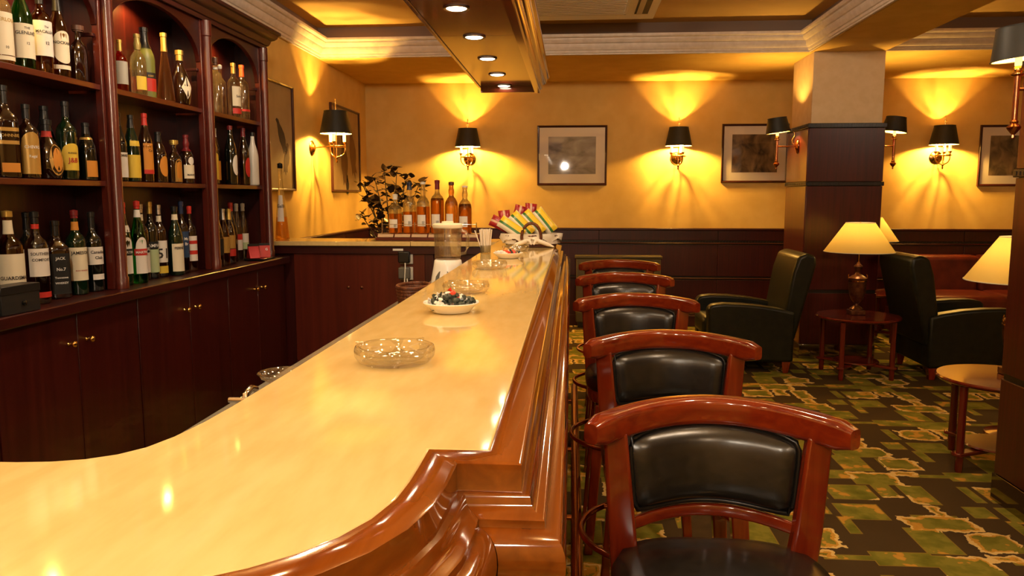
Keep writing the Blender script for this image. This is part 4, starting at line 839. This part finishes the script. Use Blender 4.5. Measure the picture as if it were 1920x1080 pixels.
picture('framed dark landscape picture at the right edge behind the near pillar', (4.48, YB - .002, 1.80), 0, .68, .615, .022, 'matboard', 'print_land', G1, matw=.085)
def bird(cx, cz, s, ang, tail=1):
    P = [(0, .30), (.03, .27), (.035, .20), (.06, .14), (.085, .04), (.08, -.06), (.055, -.14), (.07, -.24), (.035, -.22), (.03, -.30), (.0, -.22), (-.03, -.26), (-.035, -.15), (-.055, -.05), (-.05, .06), (-.03, .15), (-.02, .22), (-.03, .28)]
    c_, s_ = math.cos(R(ang)), math.sin(R(ang)); return [(cx + (x * c_ - z * s_) * s * 1.9, cz + (x * s_ + z * c_) * s) for x, z in P]
picture('tall framed print of dark hanging game birds half hidden by the shelving', (XL + .002, 5.735, 1.838), R(90), .85, .81, .018, 'print_ochre', None, 'bird pictures on the left wall', [(bird(.17, .0, .48, 18), 'print_bird_dark'), (bird(.26, -.16, .42, -10), 'print_bird')])
picture('tall framed print of two speckled hanging birds in the left corner', (XL + .002, 7.63, 1.838), R(90), .96, .81, .018, 'print_ochre', None, 'bird pictures on the left wall', [(bird(-.08, -.12, .85, 4), 'print_bird'), (bird(.22, -.02, .85, 6), 'print_bird'), (bird(.02, -.34, .35, 0), 'print_bird_dark')])

# ------------------------------------------------------------------ plant
pl = thing('potted_plant', 'leafy dark green houseplant in a tall planter behind the return counter', 'plant', (-1.58, 6.85, 0))
MB().lathe([(0, 0), (.13, 0), (.14, .01), (.175, .62), (.185, .63), (.185, .66), (.165, .66), (.16, .60), (0, .60)], 28).build('planter', 'pot', pl, smooth=40)
MB().lathe([(0, .60), (.158, .60), (.158, .615), (0, .62)], 24).build('soil', 'soil', pl, smooth=60)
LM = MB().add([(0, 0, 0), (.022, .008, .012), (.028, .003, .034), (.018, -.004, .058), (0, -.012, .078), (-.018, -.004, .058), (-.028, .003, .034), (-.022, .008, .012), (0, -.004, .034)],
              [(0, 1, 8), (1, 2, 8), (2, 3, 8), (3, 4, 8), (4, 5, 8), (5, 6, 8), (6, 7, 8), (7, 0, 8)]).mesh('leaf', 'leaf', 60, fix=False)
rnd = random.Random(21)
tips = [(-.27, -.05, 1.50, 1.0), (-.18, .06, 1.55, 1), (-.06, -.02, 1.60, 1), (.05, .04, 1.62, 1), (.16, -.04, 1.55, 1), (.27, .05, 1.50, 1), (-.30, .02, 1.22, .8), (-.12, -.1, 1.35, 1), (.10, -.1, 1.36, 1), (.22, .0, 1.30, 1), (-.22, -.06, 1.36, 1), (0, .12, 1.45, 1)]
for tx, ty, tz, g in tips:
    pts = [(tx * .1, ty * .1, .60), (tx * .25, ty * .3, .60 + (tz - .6) * .4), (tx * .6, ty * .7, .60 + (tz - .6) * .78), (tx * .85, ty, tz * .98), (tx, ty, tz)]
    st = MB().tube(pts, [.009, .007, .005, .004, .002], 6).build('stem', 'stem', pl, smooth=60)
    for k in range(20):
        u = .38 + .62 * k / 19; i = min(int(u * 4), 3); fr2 = u * 4 - i; a, b_ = Vector(pts[i]), Vector(pts[i + 1]); p_ = a.lerp(b_, fr2) + Vector((rnd.uniform(-.05, .05), rnd.uniform(-.05, .05), rnd.uniform(-.035, .035)))
        s_ = .7 + rnd.random() * .5
        inst('leaf', LM, st, p_, (R(rnd.uniform(20, 125)), R(rnd.uniform(-25, 25)), rnd.random() * 6.283), (s_, s_, s_))

# ------------------------------------------------------------------ bar stools
def rrect(poly_w, poly_h, r_, n=4):
    o = []
    for cx, cz, a0 in ((poly_w - r_, poly_h - r_, 0), (-poly_w + r_, poly_h - r_, 90), (-poly_w + r_, -poly_h + r_, 180), (poly_w - r_, -poly_h + r_, 270)):
        for k in range(n + 1): a = R(a0 + 90 * k / n); o.append((cx + r_ * math.cos(a), cz + r_ * math.sin(a)))
    return o
def arc_y(x): return .250 - .165 * (x / .26) ** 2
def stool_proto(lab, loc):
    t = thing('bar_stool', lab, 'bar stool', loc, 0, 'bar stools along the bar')
    # top rail: rounded section swept along the arc
    n = 26; sec = rrect(.024, .029, .013); k = len(sec); v, f = [], []
    for i in range(n + 1):
        u = -1 + 2 * i / n; x = .250 * u; y = arc_y(x); dx, dy = 1, -2 * .165 * x / .26 ** 2; l = math.hypot(dx, dy); nx, ny = -dy / l, dx / l
        e = (1 - max(0, (abs(u) - .90) / .10) ** 2 * .55) ** .5 if abs(u) > .90 else 1.0; zc = .951 - .012 * u * u
        for a, b_ in sec: v.append((x + nx * a * e, y + ny * a * e, zc + b_ * e))
    for i in range(n):
        for j in range(k): j2 = (j + 1) % k; f.append((i * k + j, (i + 1) * k + j, (i + 1) * k + j2, i * k + j2))
    f.append(tuple(range(k))); f.append(tuple(n * k + j for j in range(k)))
    MB().add(v, f).build('top_rail', 'red_x', t, smooth=50)
    # back pad
    nx_, nz_ = 16, 10; v, f = [], []
    zt, zb = .928, .765
    for j in range(nz_ + 1):
        for i in range(nx_ + 1):
            u, w_ = -1 + 2 * i / nx_, -1 + 2 * j / nz_
            hw = .168 - .012 * (1 - j / nz_); x = hw * u * (1 - .045 * w_ ** 6); z = (zb + zt) / 2 + (zt - zb) / 2 * w_ * (1 - .10 * u ** 6) - .012 * u * u
            bul = .036 * (max(0, 1 - u ** 4) * max(0, 1 - w_ ** 4)) ** .5
            y = arc_y(x) - .004 - .10 * (zt - z) - bul - .006
            v.append((x, y, z))
    for j in range(nz_):
        for i in range(nx_): q = j * (nx_ + 1) + i; f.append((q, q + 1, q + nx_ + 2, q + nx_ + 1))
    edge = [i for i in range(nx_ + 1)] + [(j + 1) * (nx_ + 1) - 1 for j in range(1, nz_ + 1)] + [nz_ * (nx_ + 1) + i for i in range(nx_ - 1, -1, -1)] + [j * (nx_ + 1) for j in range(nz_ - 1, 0, -1)]
    rimp = [v[i] for i in edge]; base = len(v)
    v += [(x, y + .028, z) for x, y, z in rimp]; ne = len(edge)
    for i in range(ne): f.append((edge[i], edge[(i + 1) % ne], base + (i + 1) % ne, base + i))
    f.append(tuple(base + i for i in range(ne)))
    pad = MB().add(v, f).build('back_pad', 'leather', t, smooth=60)
    MB().tube([(x * 1.01, y - .003, z) for x, y, z in rimp], .0055, 7, True).build('piping', 'piping', pad, smooth=60)
    # lower back rail
    v, f = [], []; n = 12; sec2 = rrect(.010, .013, .005, 2); k = len(sec2)
    for i in range(n + 1):
        x = -.185 + .37 * i / n
        for a, b_ in sec2: v.append((x, arc_y(x) - .022 + a, .742 - .012 * (x / .17) ** 2 + b_))
    for i in range(n):
        for j in range(k): j2 = (j + 1) % k; f.append((i * k + j, (i + 1) * k + j, (i + 1) * k + j2, i * k + j2))
    MB().add(v, f).build('lower_rail', 'red_x', t, smooth=50)
    for s in (-1, 1):
        tp_, bo = (s * .200, arc_y(.200) + .0, .930), (s * .172, .165, .60)
        v = []; sw, sd = .024, .016
        for (px, py, pz), k_ in ((tp_, 1), ((s * .184, .150, .74), 1.15), (bo, 1.25)):
            v += [(px - sw * k_, py - sd * k_, pz), (px + sw * k_, py - sd * k_, pz), (px + sw * k_, py + sd * k_, pz), (px - sw * k_, py + sd * k_, pz)]
        f = [(3, 2, 1, 0), (8, 9, 10, 11)]
        for a in (0, 4):
            for i in range(4): f.append((a + i, a + (i + 1) % 4, a + 4 + (i + 1) % 4, a + 4 + i))
        MB().add(v, f).build('back_post', 'red_z', t, bevel=.007, seg=3)
    def ssec(a): return sec_sq(a, 3.2)
    MB().lathe([(0, .640), (.215, .640), (.224, .650), (.226, .672), (.216, .690), (.18, .701), (.10, .707), (0, .709)], 40, None, ssec).build('seat_cushion', 'leather', t, smooth=60)
    MB().lathe([(0, .590), (.206, .590), (.216, .598), (.218, .630), (.212, .6395), (0, .6395)], 40, None, ssec).build('seat_frame', 'red_x', t, smooth=45)
    for sx in (-1, 1):
        for sy in (-1, 1):
            v = []
            for px, py, pz, q in ((.150, .150, .592, .023), (.195, .195, .0, .017)):
                v += [(sx * px + a * q, sy * py + b_ * q, pz) for a, b_ in ((-1, -1), (1, -1), (1, 1), (-1, 1))]
            MB().add(v, [(0, 1, 2, 3), (7, 6, 5, 4)] + [(i, (i + 1) % 4, 4 + (i + 1) % 4, 4 + i) for i in range(4)]).build('leg', 'red_z', t, bevel=.005)
    MB().tube([(-.03 + .235 * math.cos(2 * math.pi * i / 40), .235 * math.sin(2 * math.pi * i / 40), .43) for i in range(40)], .0095, 10, True).build('foot_ring', 'copper', t, smooth=60)
    for sx, sy in ((-1, -1), (1, -1), (1, 1), (-1, 1)):
        MB().tube([(sx * .160, sy * .160, .43), (sx * .170 - .02, sy * .166, .43)], .008, 8).build('ring_fixing', 'copper', t, smooth=60)
    return t
SP = [(.292, 1.39, 0, 'bar stool nearest the camera with black leather back pad and curved red wood top rail'), (.302, 2.212, 0, 'second bar stool from the camera, black pad framed in red wood'), (.273, 3.148, 0, 'third bar stool from the camera, in front of the left green armchair'),
      (.288, 4.075, 0, 'fourth bar stool from the camera, only rail and pad top showing'), (.314, 4.95, 0, 'farthest bar stool, by the back wall panelling')]
st0 = None
for x, y, a, lab in SP:
    if st0 is None: st0 = stool_proto(lab, (x, y, 0))
    else:
        o = copy_tree(st0); o.location = (x, y, 0); o['label'] = lab
    (st0 if y < 1.5 else o).rotation_euler = (0, 0, R(a))

# ------------------------------------------------------------------ armchairs
def arm_profile():
    top = [(-.25, .490), (-.15, .515), (0, .540), (.15, .553), (.30, .556), (.39, .545), (.42, .515)]
    return [(-.25, .095), (.41, .095)] + top[::-1]
def armchair(lab, loc, rz):
    t = thing('armchair', lab, 'armchair', loc, rz, 'green leather armchairs')      # faces local +x
    for s in (-1, 1):
        MB().prism(arm_profile(), s * .28 - .06, s * .28 + .06, 'y').build('arm', 'leather_green', t, bevel=.022, seg=3)
    MB().prism([(-.26, .26), (-.14, .26), (-.225, .80), (-.265, .925), (-.33, .955), (-.40, .93), (-.405, .86)], -.315, .315, 'y').build('backrest', 'leather_green', t, bevel=.025, seg=3)
    box('seat_cushion', (-.15, .44, -.215, .215, .27, .43), 'leather_green', t, bevel=.04, seg=4)
    box('seat_base', (-.245, .40, -.22, .22, .10, .268), 'leather_green', t, bevel=.01)
    for sx, sy in ((-.20, -.29), (-.20, .29), (.36, -.29), (.36, .29)):
        MB().add([(sx + a * q, sy + b_ * q, z) for z, q in ((0, .020), (.096, .034)) for a, b_ in ((-1, -1), (1, -1), (1, 1), (-1, 1))], [(3, 2, 1, 0), (4, 5, 6, 7)] + [(i, (i + 1) % 4, 4 + (i + 1) % 4, 4 + i) for i in range(4)]).build('leg', 'red_z', t, bevel=.003)
    return t
armchair('dark green leather armchair facing the bar, behind the stools', (1.50, 6.53, 0), R(180))
armchair('dark green leather armchair turned right, between lamp table and near pillar', (2.95, 6.38, 0), 0)
# olive upholstered bench end by the back wall
bn = thing('wall_heater', 'low olive box panel against the back wall behind the farthest stool', 'heater cover', (.50, 8.30, 0))
box('cover', (-.44, .44, -.05, .08, .06, .74), 'olive', bn, bevel=.01); box('top', (-.455, .455, -.065, .09, .74, .77), 'olive', bn, bevel=.008)
box('plinth', (-.42, .42, -.03, .08, 0, .06), 'darkband', bn)
# red banquette
sf = thing('banquette', 'dark red leather banquette along the back wall at right', 'sofa', (4.45, 7.98, 0))
for i in range(3):
    x0 = -1.2 + i * .85
    box('back_cushion', (x0, x0 + .845, .18, .38, .40, .80), 'leather_red', sf, bevel=.05, seg=4)
    box('seat_cushion', (x0, x0 + .845, -.42, .19, .26, .46), 'leather_red', sf, bevel=.05, seg=4)
box('base', (-1.18, 1.33, -.38, .38, .02, .258), 'mahog_x', sf, bevel=.005)

# ------------------------------------------------------------------ lamp tables and lamps
def side_table(lab, loc, rz):
    t = thing('lamp_table', lab, 'table', loc, rz, 'round red lamp tables')
    MB().lathe([(0, .446), (.285, .446), (.305, .452), (.312, .460), (.312, .466), (.304, .473), (0, .474)], 48).build('table_top', 'table_x', t, smooth=40)
    for k in range(4):
        a = R(45 + 90 * k); x, y = .272 * math.cos(a), .272 * math.sin(a)
        MB().lathe([(.016, 0), (.019, .01), (.021, .08), (.021, .10), (.019, .30), (.022, .446)], 16).build('leg', 'table_z', t, (x, y, 0), smooth=40)
    for k in range(2):
        a = R(45 + 90 * k); c_, s_ = math.cos(a), math.sin(a)
        MB().prism([(-.30, -.03), (.30, -.03), (.312, -.015), (.312, .015), (.30, .03), (-.30, .03), (-.312, .015), (-.312, -.015)], .086 + .001 * k, .106 + .001 * k).build('stretcher', 'table_x', t, rot=(0, 0, a), bevel=.005)
    MB().lathe([(0, .1085), (.165, .1085), (.170, .112), (.165, .120), (0, .120)], 32).build('lower_shelf', 'table_x', t, smooth=40)
    return t
side_table('round red wooden lamp table between the two green armchairs', (2.235, 6.22, 0), R(4))
side_table('round red wooden table at the right, half hidden by the near pillar', (2.225, 4.13, 0), R(-20))
side_table('round red wooden table farthest back, behind the far pillar', (2.86, 7.80, 0), 0)
def lamp(lab, loc, rz=0):
    t = thing('table_lamp', lab, 'lamp', loc, rz, 'table lamps with cone shades')
    box('foot', (-.055, .055, -.055, .055, 0, .035), 'lamp_metal', t, bevel=.004)
    MB().lathe([(.05, .035), (.052, .045), (.035, .058), (.018, .070), (.016, .085), (.026, .095), (.045, .12), (.058, .16), (.064, .21), (.065, .262), (.068, .268), (.068, .285), (.060, .292), (.040, .305), (.022, .315), (.016, .33), (.022, .345), (.024, .365), (.032, .372), (.030, .382), (.014, .395), (.008, .41), (0, .41)], 32).build('urn', 'lamp_metal', t, smooth=40)
    for s in (-1, 1): MB().tube([(s * .064, 0, .275), (s * .072, 0, .285), (s * .072, 0, .305), (s * .066, 0, .315)], .004, 6).build('urn_handle', 'brass', t, smooth=60)
    MB().lathe([(.0645, .258), (.0690, .260), (.0690, .266), (.0645, .268)], 32).build('urn_band', 'brass', t, smooth=30)
    MB().tube([(0, 0, .41), (0, 0, .58)], .006, 8).build('stem', 'brass', t, smooth=60)
    MB().lathe([(0, .575), (.016, .58), (.030, .61), (.024, .645), (0, .66)], 16).build('bulb', 'bulb_soft', t, smooth=60)
    mb = MB().lathe([(.258, .49), (.106, .715)], 48); mb.f = [q for q in mb.f if len(q) == 4]; o = mb.build('lamp_shade', 'lampshade', t, smooth=60)
    MB().tube([(.257 * math.cos(2 * math.pi * i / 48), .257 * math.sin(2 * math.pi * i / 48), .491) for i in range(48)], .003, 6, True).tube([(.106 * math.cos(2 * math.pi * i / 36), .106 * math.sin(2 * math.pi * i / 36), .714) for i in range(36)], .0025, 6, True).build('trim', 'paper', o, smooth=60)
    MB().tube([(-.104, 0, .712), (.104, 0, .712)], .002, 6).tube([(0, 0, .58), (0, 0, .722)], .003, 6).build('spider', 'brass', t, smooth=60)
    light('POINT', t, (0, 0, .60), E_TABLE, (1, .66, .26), .03)
    return t
mat('bulb_soft', (1, .9, .7), .4, emit=(1, .72, .32), es=6)
lamp('table lamp with urn base and wide yellow cone shade between the armchairs', (2.232, 6.26, .4745))
lamp('table lamp with yellow cone shade cut off by the near pillar', (2.297, 4.17, .4745))
lamp('table lamp behind the far pillar with only shade tip showing', (2.87, 7.80, .4745))
# turned newel post peeking out beside the near pillar
nw = thing('coat_stand', 'turned red wooden post peeking out beside the near pillar', 'coat stand', (2.578, 4.62, 0))
MB().lathe([(0, 0), (.16, 0), (.16, .03), (.03, .05), (.022, .10), (.022, .58), (.026, .59), (.018, .605), (.027, .615), (.018, .63), (.03, .65), (.03, .68), (0, .69)], 20).build('post', 'red_z', nw, smooth=40)

# ------------------------------------------------------------------ opal fill globes added above the frame, standing in for camera flash
for i, (x, y, e_) in enumerate(((1.0, 3.5, .7), (1.0, 1.2, .8), (1.0, -1.3, .8), (-1.15, 1.3, 1.1), (-1.15, 3.4, 1.1), (4.0, 2.2, .5), (-1.15, -1.3, .8))):
    t = thing('fill_globe', 'opal globe added overhead as unseen fill, number %s counted from the lounge side' % ('one two three four five six seven eight'.split()[i]), 'fill light', (x, y, ZC - .001), 0, 'added opal fill globes')
    MB().lathe([(0, 0), (.06, 0), (.06, -.012), (.03, -.03), (.03, -.085), (0, -.085)], 24).build('mount', 'brass', t, smooth=40)
    MB().lathe([(.07 * math.cos(R(a)), -.15 + .07 * math.sin(R(a))) for a in range(-90, 67, 12)], 24).build('globe', 'fill_globe_lit', t, smooth=60)
# fill pendant added behind the camera in place of flash; mirrors in picture glass
t = thing('fill_pendant', 'small opal globe added as fill light behind the camera, mirrored in the picture glass', 'lamp', (-.15, -.55, 2.03))
MB().tube([(0, 0, .07), (0, 0, ZC - 2.03)], .004, 8).build('cord', 'cap_black', t, smooth=60)
MB().lathe([(.02, .055), (.03, .06), (.03, .085), (.008, .09), (0, .09)], 18).build('cap', 'brass', t, smooth=40)
MB().lathe([(.06 * math.cos(R(a)), .06 * math.sin(R(a))) for a in range(-90, 67, 12)], 24).build('globe', 'fill_pendant_lit', t, smooth=60)
